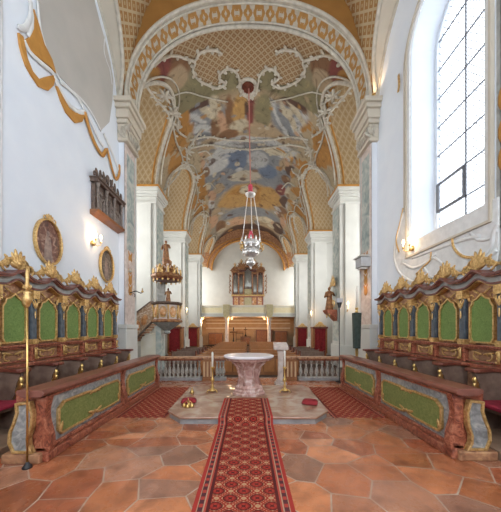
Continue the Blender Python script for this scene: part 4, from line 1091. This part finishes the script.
# console on the right jamb
R=T('stone_console','pale grey box-shaped console fixed on the right painted pilaster','console',(4.25,9.3,3.98))
MB().box(4.08,4.43,9.0,9.5,4.05,4.40).build('console_body',M['greyspeaker'],R,bevel=.02); MB().box(4.02,4.36,8.95,9.55,4.40,4.46).box(4.12,4.36,9.1,9.4,3.98,4.05).build('console_moulding',M['nave_white'],R,bevel=.01)
R=T('stone_console','small round pinkish console ornament on the left painted pilaster','console',(-4.28,9.0,4.0))
MB().ball((-4.39,9.3,4.16),(.06,.12,.17)).build('console_boss',M['pinkmarble'],R,smooth=True)
MB().lathe([(.03,3.88),(.07,3.94),(.04,4.02)],(-4.38,9.3,0),12).build('console_foot',M['stucco'],R,smooth=True)

# ---- paschal candle stand draped in green, floor lamp
R=T('candle_stand','candle stand draped in dark green cloth before the right painted pilaster','candle stand',(3.74,8.6,0))
MB().lathe([(.2,0),(.2,.05),(.05,.1),(.04,2.2)],(3.74,8.6,0),12).build('stand',M['brass'],R,smooth=True)
m=MB(); n=48; vs=[];fs=[]
lv=[(1.12,.105),(1.4,.11),(1.8,.12),(2.2,.13),(2.3,.135),(2.34,.13)]
for z,r in lv:
    for k in range(n):
        a=2*PI*k/n; f=1+.07*math.sin(a*9)*(2.4-z)/1.5; q=max(abs(math.cos(a)),abs(math.sin(a)))
        vs.append((3.74+r*f*math.cos(a)/q**.6,8.6+r*f*math.sin(a)/q**.6,z))
for i in range(len(lv)-1):
    for k in range(n): fs.append((i*n+k,i*n+(k+1)%n,(i+1)*n+(k+1)%n,(i+1)*n+k))
fs.append(tuple(range((len(lv)-1)*n,len(lv)*n))); m.add(vs,fs); m.build('green_drape',M['greencloth'],R,smooth=True)
MB().lathe([(.03,2.34),(.07,2.37),(.03,2.42),(.05,2.47),(.06,2.5),(.05,2.52)],(3.74,8.6,0),14).build('candle_cup',M['brass'],R,smooth=True)
tag(center(MB().lathe([(.035,2.52),(.035,3.2),(.025,3.22),(.003,3.23),(.003,3.26)],(3.74,8.6,0),14).build('candle',M['wax'],smooth=True)),'tall cream paschal candle on the green-draped stand','candle')
R=T('stand_lamp','slim black floor stand with a small box-shaped light head at the right nave pier','floor lamp',(3.08,8.42,0))
MB().lathe([(.13,0),(.13,.02),(.02,.04),(.014,.06),(.014,2.52)],(3.08,8.42,0),12).build('pole',M['black'],R,smooth=True)
MB().box(2.97,3.19,8.36,8.48,2.68,2.82).build('lamp_head',M['greyspeaker'],R,bevel=.01); MB().prism([(3.0,2.68),(3.16,2.68),(3.11,2.5),(3.05,2.5)],'y',8.39,8.45).build('lamp_neck',M['black'],R)

# ---- pulpit
PX,PY=-3.74,11.55
R=T('pulpit','ornate baroque pulpit with painted panels, canopy and stair on the left side','pulpit',(PX,PY,-.3))
b=MB(); b.lathe([(.10,1.55),(.16,1.62),(.12,1.7),(.3,1.82),(.52,1.98),(.62,2.06),(.66,2.10)],(PX,PY,0),8,1,1,PI/8).build('bowl',M['palegrey'],R)
MB().lathe([(.68,2.08),(.70,2.12),(.68,2.18),(.62,2.22)],(PX,PY,0),8,1,1,PI/8).build('lower_moulding',M['statue'],R)
MB().lathe([(.62,2.2),(.58,2.25),(.56,2.6),(.59,2.88)],(PX,PY,0),8,1,1,PI/8).build('basket',M['pinkmarble'],R)
MB().lathe([(.60,2.86),(.68,2.92),(.70,2.98),(.62,3.0)],(PX,PY,0),8,1,1,PI/8).build('upper_moulding',M['relieff'],R)
for k in range(8):
    a=PI/4*k; rr=.545; cx,cy=PX+rr*math.cos(a),PY+rr*math.sin(a); e1=V((-math.sin(a),math.cos(a),0)); nn=V((math.cos(a),math.sin(a),0))
    m=MB(); m.ell((cx,cy,2.56),(e1*.14,nn*.03,V((0,0,.20))),12,6); pn=m.build('painted_panel',M['orangepaint'],R,smooth=True)
    m=MB(); pts=[V((cx,cy,2.56))+e1*.15*math.cos(2*PI*i/16)+V((0,0,.22*math.sin(2*PI*i/16)))+nn*.01 for i in range(16)]; m.tube(pts,.016,6,closed=True)
    a2=a+PI/8; m.tube([(PX+.60*math.cos(a2),PY+.60*math.sin(a2),2.24),(PX+.58*math.cos(a2),PY+.58*math.sin(a2),2.5),(PX+.63*math.cos(a2),PY+.63*math.sin(a2),2.86)],[.045,.03,.045],6)
    for q in (-1,1): petal(m,(cx+nn.x*.02,cy+nn.y*.02,2.30),e1,(0,0,1),nn,q*1.1,.14,.03,.02)
    m.build('gilt_ornament',M['gold'],pn,smooth=True)
# stair
m=MB(); m.prism([(-5.25,1.15),(-4.32,2.14),(-4.32,2.98),(-4.42,2.98),(-5.25,2.35)],'y',11.30,11.36); m.build('stair_parapet',M['stairpaint'],R)
m=MB(); m.tube([(-5.25,11.33,2.37),(-4.42,11.33,3.0),(-4.28,11.33,3.0)],.045,6); m.tube([(-5.25,11.33,1.15),(-4.32,11.33,2.14)],.05,6); m.build('stair_rail',M['relieff'],R)
for (a,b) in ((-5.02,1.98),(-4.68,2.28)):
    m=MB(); m.ell((a,11.29,b-.08),((.12,0,.07),(0,.02,0),(0,0,.22)),12,6); m.tube([(a+.14*math.cos(2*PI*i/14),11.28,b-.08+.07*math.cos(2*PI*i/14)+.24*math.sin(2*PI*i/14)) for i in range(14)],.016,6,closed=True); m.build('stair_painting',M['orangepaint'],R,smooth=True)
for i in range(8): MB().box(-5.2+.11*i,-5.09+.11*i,11.36,12.1,1.2+.12*i,1.3+.12*i).build('stair_step',M['wood'],R)
MB().box(-5.05,-4.05,11.75,12.2,-.3,1.5).box(-5.1,-4.0,11.7,12.25,1.5,1.58).build('stair_base',M['gallery'],R,bevel=.02)
MB().box(-4.25,-4.0,11.5,12.1,-.3,1.9).build('support_column',M['tealmarble'],R,bevel=.02)
MB().box(-4.38,-4.0,12.02,12.12,2.2,4.0).build('back_panel',M['palegrey'],R,bevel=.02)
# canopy
MB().lathe([(.5,3.98),(.62,4.0),(.66,4.05),(.62,4.1)],(PX,PY,0),8,1,1,PI/8).build('canopy_soffit',M['redwood'],R)
MB().lathe([(.64,4.08),(.70,4.14),(.72,4.22),(.66,4.26),(.4,4.34)],(PX,PY,0),8,1,1,PI/8).build('canopy_rim',M['statue'],R)
m=MB()
for k in range(16):
    a=2*PI*k/16; c=V((PX+.62*math.cos(a),PY+.62*math.sin(a),4.24)); e1=V((-math.sin(a),math.cos(a),0)); nn=V((math.cos(a),math.sin(a),0))
    petal(m,c,e1,(0,0,1),nn,.25*((k%3)-1),.24+.1*(k%2),.05,.03); petal(m,c-V((0,0,.2)),e1,(0,0,-1),nn,0,.12,.05,.02)
m.build('canopy_cresting',M['gold'],R,smooth=True)
MB().lathe([(.42,4.3),(.3,4.45),(.34,4.6),(.2,4.75),(.22,4.9),(.14,4.98)],(PX,PY,0),8,1,1,PI/8).build('canopy_crown',M['statue'],R)
m=MB()
def putto(m,x,y,z,h):
    m.ell((x,y,z+h*.38),((h*.16,0,0),(0,h*.13,0),(0,0,h*.3)),8,6); m.ball((x,y,z+h*.8),h*.15,8,6)
    for q in (-1,1): m.tube([(x+q*h*.12,y,z+h*.58),(x+q*h*.3,y-.03,z+h*.5),(x+q*h*.34,y-.05,z+h*.72)],[h*.06,h*.05,h*.04],6); m.tube([(x+q*h*.08,y,z+h*.2),(x+q*h*.14,y-.06,z+h*.06),(x+q*h*.12,y-.05,z)],[h*.09,h*.07,h*.05],6)
for i,a in enumerate((-2.6,-2.0,-1.2,-.5,.4,1.6,2.7)):
    m=MB(); putto(m,PX+.45*math.cos(a),PY+.45*math.sin(a),4.3,.42); m.build('putto',M['gold'] if i%2 else M['pinkmarble'],R,smooth=True)
def figure(m,x,y,z,h,lean=0):
    """draped standing figure with head, arms and folded robe"""
    m.lathe([(.17*h,0),(.18*h,.08*h),(.14*h,.3*h),(.12*h,.48*h),(.13*h,.62*h),(.14*h,.74*h),(.10*h,.80*h),(.04*h,.83*h)],(x,y,z),12,1,.75)
    m.ball((x+lean,y,z+.91*h),(.062*h,.068*h,.085*h),10,8)
    for q,(ex,ez) in ((-1,(.22,.55)),(1,(.20,.62))): m.tube([(x+q*.12*h,y,z+.77*h),(x+q*.2*h,y-.03*h,z+ez*h),(x+q*(ex-.08)*h,y-.15*h,z+(ez+.08)*h)],[.05*h,.045*h,.028*h],8); m.ball((x+q*(ex-.09)*h,y-.17*h,z+(ez+.09)*h),.03*h,6,5)
    for i in range(5): a=PI+PI*i/4; m.tube([(x+.15*h*math.cos(a),y+.11*h*math.sin(a),z+.02*h),(x+.125*h*math.cos(a+.15),y+.10*h*math.sin(a+.15),z+.32*h),(x+.10*h*math.cos(a+.3),y+.09*h*math.sin(a+.3),z+.6*h)],[.028*h,.02*h,.01*h],5)
m=MB(); figure(m,PX-.05,PY,4.95,.92); m.build('crowning_statue',M['statue'],R,smooth=True)
m=MB(); figure(m,-3.83,12.0,3.02,.72); m.build('preaching_figure',M['statue'],R,smooth=True)

# ---- gilded statue on the right pier
R=T('pier_statue','gilded and red statue group on a console against the right nave pier','statue',(4.7,14.2,2.2))
m=MB(); m.prism([(4.97,2.2),(4.97,2.85),(4.35,2.85),(4.45,2.65),(4.7,2.5)],'y',13.9,14.6); m.build('console',M['redmarble'],R,bevel=.02)
m=MB(); figure(m,4.62,14.2,2.86,1.3); m.build('figure',M['statue'],R,smooth=True)
m=MB(); rocaille(m,(4.8,14.2,4.15),(0,1,0),(0,0,1),(1,0,0),.7,.75,random.Random(3)); 
for q in (-1,1): scroll(m,(4.7,14.2+q*.35,3.2),(0,q,0),(0,0,1),.25,.06,-1,4,.04); scroll(m,(4.55,14.2+q*.1,2.6),(0,q,0),(0,0,1),.2,.05,-1,4,.04)
m.build('gilt_surround',M['gold'],R,smooth=True)

# ---- side altars / confessionals with red curtains at the piers
def confess(s,x,y,label,w=1.0):
    R=T('confessional',label,'confessional',(s*x,y,-.3),'red-curtained confessionals at the piers')
    z=-.3
    m=MB(); m.box(s*(x-w/2),s*(x+w/2),y-.35,y+.35,z,z+.25)
    for q in (-1,1): m.box(s*(x+q*w/2)-.06,s*(x+q*w/2)+.06,y-.35,y+.35,z+.2,z+2.1)
    m.box(s*(x-w/2),s*(x+w/2),y+.25,y+.35,z+.2,z+2.1); m.build('carcass',M['wood'],R,bevel=.01)
    MB().box(s*(x-w/2-.1),s*(x+w/2+.1),y-.42,y+.38,z+2.08,z+2.22).build('cornice',M['redwood'],R,bevel=.02)
    c=MB(); n=30; vs=[];fs=[]
    for i in range(n+1):
        xx=s*(x-w/2+.06)+s*(w-.12)*i/n; yy=y-.28+.03*math.sin(i*1.6); vs+=[(xx,yy,z+.3),(xx,yy,z+2.08)]
    fs=[(2*i,2*i+2,2*i+3,2*i+1) for i in range(n)]; k=len(vs); vs+=[(a,b+.02,c_) for a,b,c_ in vs]; fs+=[(k+2*i,k+2*i+1,k+2*i+3,k+2*i+2) for i in range(n)]
    c.add(vs,fs); c.build('curtain',M['curtain'],R,smooth=True)
    g=MB(); rocaille(g,(s*x,y-.3,z+2.2),(1,0,0),(0,0,1),(0,1,0),.7,.5,random.Random(4)); g.build('gilt_crest',M['gold'],R,smooth=True)
confess(-1,5.55,19.2,'red-curtained confessional at the nearer left pier, next to the pulpit',.95)
confess(-1,5.55,25.4,'red-curtained confessional at the farther left pier, beside the gallery',1.0)
confess(1,5.45,19.2,'red-curtained confessional at the nearer right pier',.95)
confess(1,5.45,25.4,'red-curtained confessional at the farther right pier, beside the gallery',1.0)
def pierlamp(x,y,z,label):
    R=T('pier_lamp',label,'wall lamp',(x,y,z-.25),'lit candle lamps on the nave piers')
    MB().tube([(x,y+.24,z-.2),(x,y+.1,z-.25),(x,y,z-.15)],.02,6).build('arm',M['brass'],R); MB().lathe([(.02,-.16),(.06,-.12),(.03,-.08),(.028,.1)],(x,y,z),10).build('candle_tube',M['wax'],R,smooth=True)
    MB().lathe([(.02,.1),(.05,.16),(.03,.24),(.004,.3)],(x,y,z),10).build('bulb',M['bulb'],R,smooth=True)
    LAMPS.append(((x,y-.15,z+.2),30,(1,.6,.3)))
pierlamp(-4.75,19.4,3.1,'lit candle lamp on the left pier behind the pulpit'); pierlamp(5.3,13.25,2.95,'lit candle lamp on the nearest right nave pier'); pierlamp(4.9,19.4,2.85,'lit candle lamp on the second right nave pier'); 

# ---- hanging lamp
LX,LY=.14,12.4
hz=zmain(0)
R=T('sanctuary_lamp','silver hanging sanctuary lamp on three chains below the ceiling fresco','hanging lamp',(LX,LY,4.75))
cd=MB(); cd.tube([(.04,Y0,hz-.06),(LX-.02,LY,8.95)],.028,6); cd.build('pink_cord',M['cord'],R)
MB().lathe([(.02,8.95),(.10,8.9),(.12,8.78),(.09,8.66),(.13,8.6),(.12,8.5)],(LX-.02,LY,0),14).build('red_cap',M['rose'],R,smooth=True)
MB().lathe([(.12,8.5),(.26,8.46),(.24,8.4),(.05,8.34)],(LX-.02,LY,0),18).build('canopy_plate',M['silver'],R,smooth=True)
for k in range(3):
    a=[-2.5,-.35,1.4][k]
    p0=V((LX-.02+.16*math.cos(a),LY+.16*math.sin(a),8.42)); p1=V((LX+.52*math.cos(a),LY+.52*math.sin(a),6.02)); m=MB(); n=40
    m.tube([p0,p1],.014,5)
    for i in range(n): m.ball(p0.lerp(p1,(i+.5)/n),.026,6,4)
    m.build('chain',M['silver'],R,smooth=True)
    g=MB(); putto(g,p1.x,p1.y,5.62,.42); scroll(g,p1-V((0,0,.3)),(math.cos(a),math.sin(a),0),(0,0,1),.16,.04,-1.5,3.5,.03); g.build('gilt_cherub',M['gold'],R,smooth=True)
body=[(.02,4.72),(.05,4.78),(.03,4.85),(.10,4.90),(.20,5.0),(.22,5.1),(.15,5.2),(.10,5.26),(.14,5.31),(.26,5.36),(.36,5.46),(.40,5.56),(.34,5.64),(.28,5.68),(.36,5.74),(.47,5.86),(.50,5.96),(.44,6.05),(.46,6.1),(.36,6.14),(.24,6.18)]
MB().lathe(body,(LX,LY,0),24).build('lamp_bowl',M['silver'],R,smooth=True)
m=MB()
for k in range(12):
    a=2*PI*k/12; nn=V((math.cos(a),math.sin(a),0)); e1=V((-math.sin(a),math.cos(a),0)); c=V((LX,LY,0))+nn*.48
    petal(m,c+V((0,0,6.05)),e1,(0,0,1),nn,0,.22,.06,.03); petal(m,V((LX,LY,5.45))+nn*.38,e1,(0,0,1),nn,0,.22,.07,.04); petal(m,V((LX,LY,4.98))+nn*.2,e1,(0,0,1),nn,0,.15,.04,.03)
    petal(m,c+V((0,0,5.9)),e1,(0,0,-1),nn,0,.2,.07,.04)
m.build('embossed_leaf',M['silver'],R,smooth=True)
MB().lathe([(.10,6.16),(.13,6.3),(.10,6.5),(.06,6.58),(.08,6.62)],(LX,LY,0),14).build('red_glass',M['rose'],R,smooth=True)

# ---- organ gallery
R=T('organ_gallery','cream and yellow organ gallery with curved front across the nave end','gallery',(0,28.5,3.0))
MB().box(-7.25,7.25,26.6,31,3.0,3.2).build('gallery_floor',M['tan'],R)
def gpath(x):
    ax=abs(x)
    return 26.5-.35*math.cos(ax/2.3*PI/2) if ax<2.3 else 26.55
def strip(u0,z0,z1,mat,name,x0=-5.1,x1=5.1,th=.15,par=None):
    m=MB(); n=60; vs=[]
    for i in range(n+1):
        x=x0+(x1-x0)*i/n; y=gpath(x)-u0; vs+=[(x,y,z0),(x,y+th+u0,z0),(x,y+th+u0,z1),(x,y,z1)]
    fs=[]
    for i in range(n):
        a=4*i
        for k in range(4): fs.append((a+k,a+(k+1)%4,a+4+(k+1)%4,a+4+k))
    fs+=[(3,2,1,0),(4*n,4*n+1,4*n+2,4*n+3)]
    return m.add(vs,fs).build(name,mat,par or R)
strip(.0,3.3,4.1,M['gallery'],'parapet'); strip(.12,3.0,3.3,M['nave_white'],'lower_moulding',th=.5); strip(.12,4.08,4.22,M['gallery'],'top_rail')
strip(.05,3.28,3.36,M['nave_white'],'lower_moulding')
for a,b in ((-4.9,-2.75),(-1.8,1.8),(2.75,4.9)): strip(.03,3.45,3.98,M['gallerypanel'],'yellow_panel',a,b,.04)
for x in (-2.28,2.28): MB().box(x-.34,x+.34,26.15,26.75,3.28,4.3).prism([(x-.34,3.3),(x+.34,3.3),(x+.2,2.9),(x-.2,2.9)],'y',26.15,26.7).build('bracket_pier',M['olive'],R,bevel=.03)
for x in (-2.28,2.28):
    MB().lathe([(.28,-.3),(.28,-.1),(.2,0),(.18,2.6),(.22,2.7),(.28,2.85),(.28,3.0)],(x,26.9,0),14).build('gallery_column',M['pinkmarble'],R,smooth=True)
for z in (1.75,2.35,2.75): st(MB().box(-5.2,5.2,30.9,31.0,z,z+.10).build('trim_26',M['gallery']))
# lamps under the gallery
def under(x,label):
    R=T('ceiling_lamp',label,'ceiling lamp',(x,26.9,2.72),'lit lamps below the gallery')
    MB().lathe([(.06,2.94),(.06,3.0)],(x,26.9,0),12).build('lamp_base',M['brass'],R); MB().ball((x,26.9,2.85),.12).build('lamp_globe',M['bulbsoft'],R,smooth=True)
    LAMPS.append(((x,26.9,2.55),420,(1,.62,.34)))
under(-4.85,'small lit lamp under the gallery at its left end'); under(-1.75,'small lit lamp under the gallery beside the left column'); under(1.75,'small lit lamp under the gallery beside the right column')

# ---- organ
R=T('organ','small baroque pipe organ with dark red and gilt case on the gallery','organ',(0,29.0,3.2))
y=29.0
MB().box(-1.75,1.75,y-.5,y+.6,3.2,5.5).build('lower_case',M['redmarble'],R,bevel=.02)
m=MB()
for x,w_ in ((-1.35,.22),(-.72,.22),(.72,.22),(1.35,.22),(0,.42)): MB().box(x-w_,x+w_,y-.54,y-.5,4.45,5.3).build('front_panel',M['olive'] if x==0 else M['orangepaint'],R,bevel=.01)
m=MB(); m.box(-1.9,1.9,y-.6,y+.6,5.45,5.62); m.build('impost_moulding',M['gold'],R,bevel=.02)
MB().box(-1.75,1.75,y-.1,y+.6,5.6,8.6).build('upper_case',M['redwood'],R)
for x in (-1.78,-1.08,-.50,.50,1.08,1.78):
    pr=MB().lathe([(.11,5.62),(.11,5.75),(.075,5.8),(.075,8.0),(.12,8.1),(.12,8.25)],(x,y-.35,0),10).build('column',M['brownmarble'],R,smooth=True)
for (a,b,zb,top,mid) in ((-1.66,-1.2,5.7,8.1,0),(-.98,-.62,5.7,7.9,0),(-.38,.38,6.3,8.6,1),(.62,.98,5.7,7.9,0),(1.2,1.66,5.7,8.1,0)):
    nP=5 if b-a>.5 else 3
    for i in range(nP):
        r=(b-a)/nP/2*.92; xx=a+(b-a)*(i+.5)/nP; t=abs(i-(nP-1)/2)/((nP-1)/2); z1=top-.25*t
        MB().lathe([(r*.25,zb),(r,zb+.35),(r,z1)],(xx,y-.3-.12*(1-t)*mid,0),10).build('organ_pipe',M['tin'],R,smooth=True)
m=MB(); m.box(-.4,.4,y-.3,y-.1,5.62,6.3); m.build('mask_panel',M['olive'],R)
m=MB()
for (a,b,z0) in ((-1.9,-1.0,8.2),(-1.1,-.45,8.0),(-.55,.55,8.75),(.45,1.1,8.0),(1.0,1.9,8.2)): m.box(a,b,y-.55,y+.5,z0,z0+.16)
m.build('case_cornice',M['statue'],R,bevel=.02)
m=MB(); rnd=random.Random(6)
for x,z,w,h in ((-1.5,8.35,.9,.7),(-.8,8.5,.8,1.1),(0,8.9,1.1,.9),(.8,8.5,.8,1.1),(1.5,8.35,.9,.7)): rocaille(m,(x,y-.4,z),(1,0,0),(0,0,1),(0,1,0),w,h,rnd)
for q in (-1,1):
    for i in range(4): scroll(m,(q*2.0,y-.3,6.0+.55*i),(q,0,0),(0,0,1),.2,.05,-1.5,3.5,.04); petal(m,(q*1.95,y-.3,6.0+.55*i),(1,0,0),(0,0,1),(0,1,0),q*.5,.35,.07,.04)
m.build('gilt_carving',M['statue'],R,smooth=True)
for x,z in ((-1.5,8.8),(-.75,9.2),(.75,9.2),(1.5,8.8)): m=MB(); putto(m,x,y-.35,z,.55); m.build('gilt_angel',M['gold'],R,smooth=True)

# ---- pews
pw=T('pew','row of orange-brown wooden pews in the nave behind the altar','pew',(-1.2,12.2,-.3),'wooden nave pews')
def pew_parts(R,x0,x1,y):
    z=-.3
    MB().box(x0,x1,y-.02,y+.03,z+.1,z+.86).build('backrest',M['pew'],R); MB().box(x0-.02,x1+.02,y-.10,y+.06,z+.86,z+.91).build('book_rest',M['pew'],R,bevel=.01)
    MB().box(x0,x1,y+.35,y+.72,z+.42,z+.46).build('seat',M['pew'],R)
    for x in (x0-.03,x1+.03): MB().prism([(y-.1,z),(y+.75,z),(y+.78,z+.5),(y+.5,z+.62),(y+.3,z+.85),(y+.1,z+.95),(y-.12,z+.95)],'x',x-.03,x+.03).build('pew_end',M['wood'],R,bevel=.01)
pew_parts(pw,-2.25,-.15,12.2)
PW=[pw]
for side in (0,1):
    for k in range(11):
        if side==0 and k==0: pw['label']='front left nave pew, nearest to the altar'; continue
        lab=('%s pew in the %s block of the nave, counted from the altar'%(['front','second','third','fourth','fifth','sixth','seventh','eighth','ninth','tenth','rearmost'][k],['left','right'][side]))
        dup(pw,(-1.2+2.40*side,12.2+.98*k,-.3),lab)
# solid front desks of the pew blocks
for s,l in ((-1,'left'),(1,'right')):
    R=T('wooden_screen','panelled wooden front before the %s block of nave pews'%l,'screen',(s*1.2,11.3,-.3),'low screens before the pews')
    MB().box(s*.12,s*2.3,11.28,11.34,-.3,.55).build('front_board',M['wood'],R); MB().box(s*.1,s*2.34,11.2,11.42,.55,.6).build('book_rest',M['pew'],R,bevel=.01)
    for i in range(4): MB().box(s*(.2+.53*i),s*(.66+.53*i),11.255,11.28,-.15,.42).build('raised_panel',M['pew'],R,bevel=.01)
    for i in range(4):
        q=T('side_bench','short dark bench in the %s side aisle, %s from the altar'%(l,['first','second','third','fourth'][i]),'bench',(s*3.6,14+1.1*i,-.3),'short side benches')
        MB().box(s*2.95,s*4.25,14+1.1*i,14.05+1.1*i,-.2,.5).build('backrest',M['darkwood'],q); MB().box(s*2.95,s*4.25,14.05+1.1*i,14.45+1.1*i,.10,.14).build('seat',M['cushion'],q)
        for x in (2.92,4.28): MB().prism([(13.95+1.1*i,-.3),(14.5+1.1*i,-.3),(14.5+1.1*i,.2),(14.1+1.1*i,.55),(13.95+1.1*i,.55)],'x',s*x-.03,s*x+.03).build('bench_end',M['redwood'],q)
# ---- things under the gallery
def cross(x,y,z,h,label):
    R=T('standing_cross',label,'cross',(x,y,z),'dark crosses under the gallery')
    MB().lathe([(.3*h*.5,0),(.12*h,.08*h),(.05*h,.2*h),(.04*h,.3*h)],(x,y,z),8).build('foot',M['black'],R)
    m=MB(); m.box(x-.03*h,x+.03*h,y-.03,y+.03,z+.3*h,z+h); m.box(x-.2*h,x+.2*h,y-.03,y+.03,z+.70*h,z+.77*h); m.build('cross_beam',M['black'],R)
    m=MB(); m.tube([(x,y-.05,z+.42*h),(x,y-.06,z+.6*h),(x,y-.05,z+.72*h)],[.02*h,.04*h,.035*h],6); m.ball((x,y-.06,z+.78*h),.035*h); m.tube([(x-.18*h,y-.05,z+.75*h),(x,y-.05,z+.70*h),(x+.18*h,y-.05,z+.75*h)],.015*h,6); m.build('corpus',M['statue'],R,smooth=True)
def cabinet(x,y,w,h,label,mat='redwood'):
    R=T('cabinet',label,'cabinet',(x,y,-.3),'cabinets under the gallery'); z=-.3
    MB().box(x-w/2,x+w/2,y-.3,y+.3,z+.08,z+h).build('carcass',M[mat],R,bevel=.02); MB().box(x-w/2-.05,x+w/2+.05,y-.35,y+.33,z+h,z+h+.06).build('top',M['wood'],R,bevel=.01)
    k=max(2,int(w/.6))
    for i in range(k):
        a=x-w/2+.05+(w-.1)*i/k; d=MB().box(a+.02,a+(w-.1)/k-.02,y-.325,y-.3,z+.16,z+h-.08).build('door',M['wood'],R,bevel=.01); MB().ball((a+.09,y-.34,z+h*.55),.025,6,4).build('knob',M['brass'],d)
    MB().box(x-w/2+.03,x+w/2-.03,y-.27,y+.27,z,z+.08).build('plinth',M['black'],R)
cabinet(1.95,30.2,1.9,1.85,'dark red cabinet under the gallery, nearer the middle'); cabinet(3.95,30.2,1.5,1.7,'dark cabinet under the gallery beside the right wall','darkwood')
cabinet(-3.9,30.2,1.7,1.5,'dark cabinet under the gallery beside the left wall','darkwood'); cabinet(-.3,30.3,1.2,1.05,'low dark table cabinet at the middle under the gallery','darkwood')
cross(-.3,30.15,.82,1.1,'largest dark standing cross at the middle under the gallery')
cross(-1.75,30.2,-.3,2.2,'tall dark cross standing left of the low cabinet'); 
def rack(x,label):
    R=T('candle_rack',label,'candle rack',(x,29.6,-.3)); m=MB()
    for q in (-.4,.4): m.tube([(x+q,29.6,-.3),(x+q,29.6,1.2)],.03,6)
    m.tube([(x-.45,29.6,1.2),(x+.45,29.6,1.2)],.03,6); m.tube([(x-.45,29.6,.5),(x+.45,29.6,.5)],.03,6); m.build('rack_frame',M['black'],R)
    m=MB()
    for i in range(7): MB().lathe([(.03,1.23),(.03,1.5)],(x-.39+.13*i,29.6,0),6).build('votive_candle',M['statue'],R)
rack(-1.0,'small dark candle rack under the gallery left of the middle'); 

# ================================================================== LIGHT
def portal(name,loc,rot,sx,sy):
    l=bpy.data.lights.new(name,'AREA'); l.shape='RECTANGLE'; l.size=sx; l.size_y=sy; l.cycles.is_portal=True
    o=bpy.data.objects.new(name,l); COL.objects.link(o); o.location=loc; o.rotation_euler=rot; return o
def sky_area(name,loc,rot,sx,sy,e,c):
    l=bpy.data.lights.new(name,'AREA'); l.shape='RECTANGLE'; l.size=sx; l.size_y=sy; l.energy=e; l.color=c
    o=bpy.data.objects.new(name,l); COL.objects.link(o); o.location=loc; o.rotation_euler=rot; return o
DAY=(.84,.92,1)
K=1.0
portal('daylight_opening',(5.45,6.0,7.5),(0,PI/2,0),6.4,2.3)
sky_area('daylight',(5.9,.1,7.6),(0,PI/2,0),6.6,2.4,1700*K,DAY)
sky_area('daylight',(-5.9,.1,7.6),(0,-PI/2,0),6.6,2.4,1300*K,DAY)
for x in (-2.2,2.2): sky_area('daylight',(x,-4.4,7.0),(-PI/2,0,PI),2.0,7.0,900*K,DAY)
for a,b,_ in BAYS:
    for s in (-1,1): sky_area('daylight',(s*7.8,(a+b)/2,6.4),(0,s*PI/2,0),6,2.2,(480 if b<30 else 900)*K,(1,.97,.92))
sky_area('daylight',(0,0,0),(0,0,0),.01,.01,0,DAY) if 0 else None
for p,e,c in LAMPS:
    l=bpy.data.lights.new('lamp_glow','POINT'); l.energy=e; l.color=c; l.shadow_soft_size=.06
    o=bpy.data.objects.new('lamp_glow',l); COL.objects.link(o); o.location=p
def spot(loc,tgt,e,c,ang=50):
    l=bpy.data.lights.new('spotlight_beam','SPOT'); l.energy=e; l.color=c; l.spot_size=math.radians(ang); l.spot_blend=.7; l.shadow_soft_size=.05
    o=bpy.data.objects.new('spotlight_beam',l); COL.objects.link(o); o.location=loc; o.rotation_euler=(V(tgt)-V(loc)).to_track_quat('-Z','Y').to_euler()
spot((4.4,8.75,10.05),(4.7,8.4,12),80,(1,.62,.3),80)
spot((4.0,9.3,3.95),(4.4,9.35,2.2),110,(1,.5,.2),70)
w=bpy.data.worlds.new('sky'); bpy.context.scene.world=w; w.use_nodes=True; bg=w.node_tree.nodes['Background']; bg.inputs[0].default_value=(.93,.96,1,1); bg.inputs[1].default_value=11.0

# ================================================================== CAMERA
cam=bpy.data.cameras.new('camera'); co=bpy.data.objects.new('camera',cam); COL.objects.link(co)
co.location=(0,0,CH); co.rotation_euler=(PI/2,0,0); cam.sensor_fit='HORIZONTAL'; cam.sensor_width=36; cam.lens=36*F/501
cam.shift_x=(250.5-CX)/501; cam.shift_y=(HY-256)/501; cam.clip_start=.05; cam.clip_end=200
S=bpy.context.scene; S.camera=co
S.view_settings.view_transform='Standard'; S.view_settings.look='None'; S.view_settings.gamma=1; S.view_settings.use_curve_mapping=False
S.view_settings.exposure=-1.55
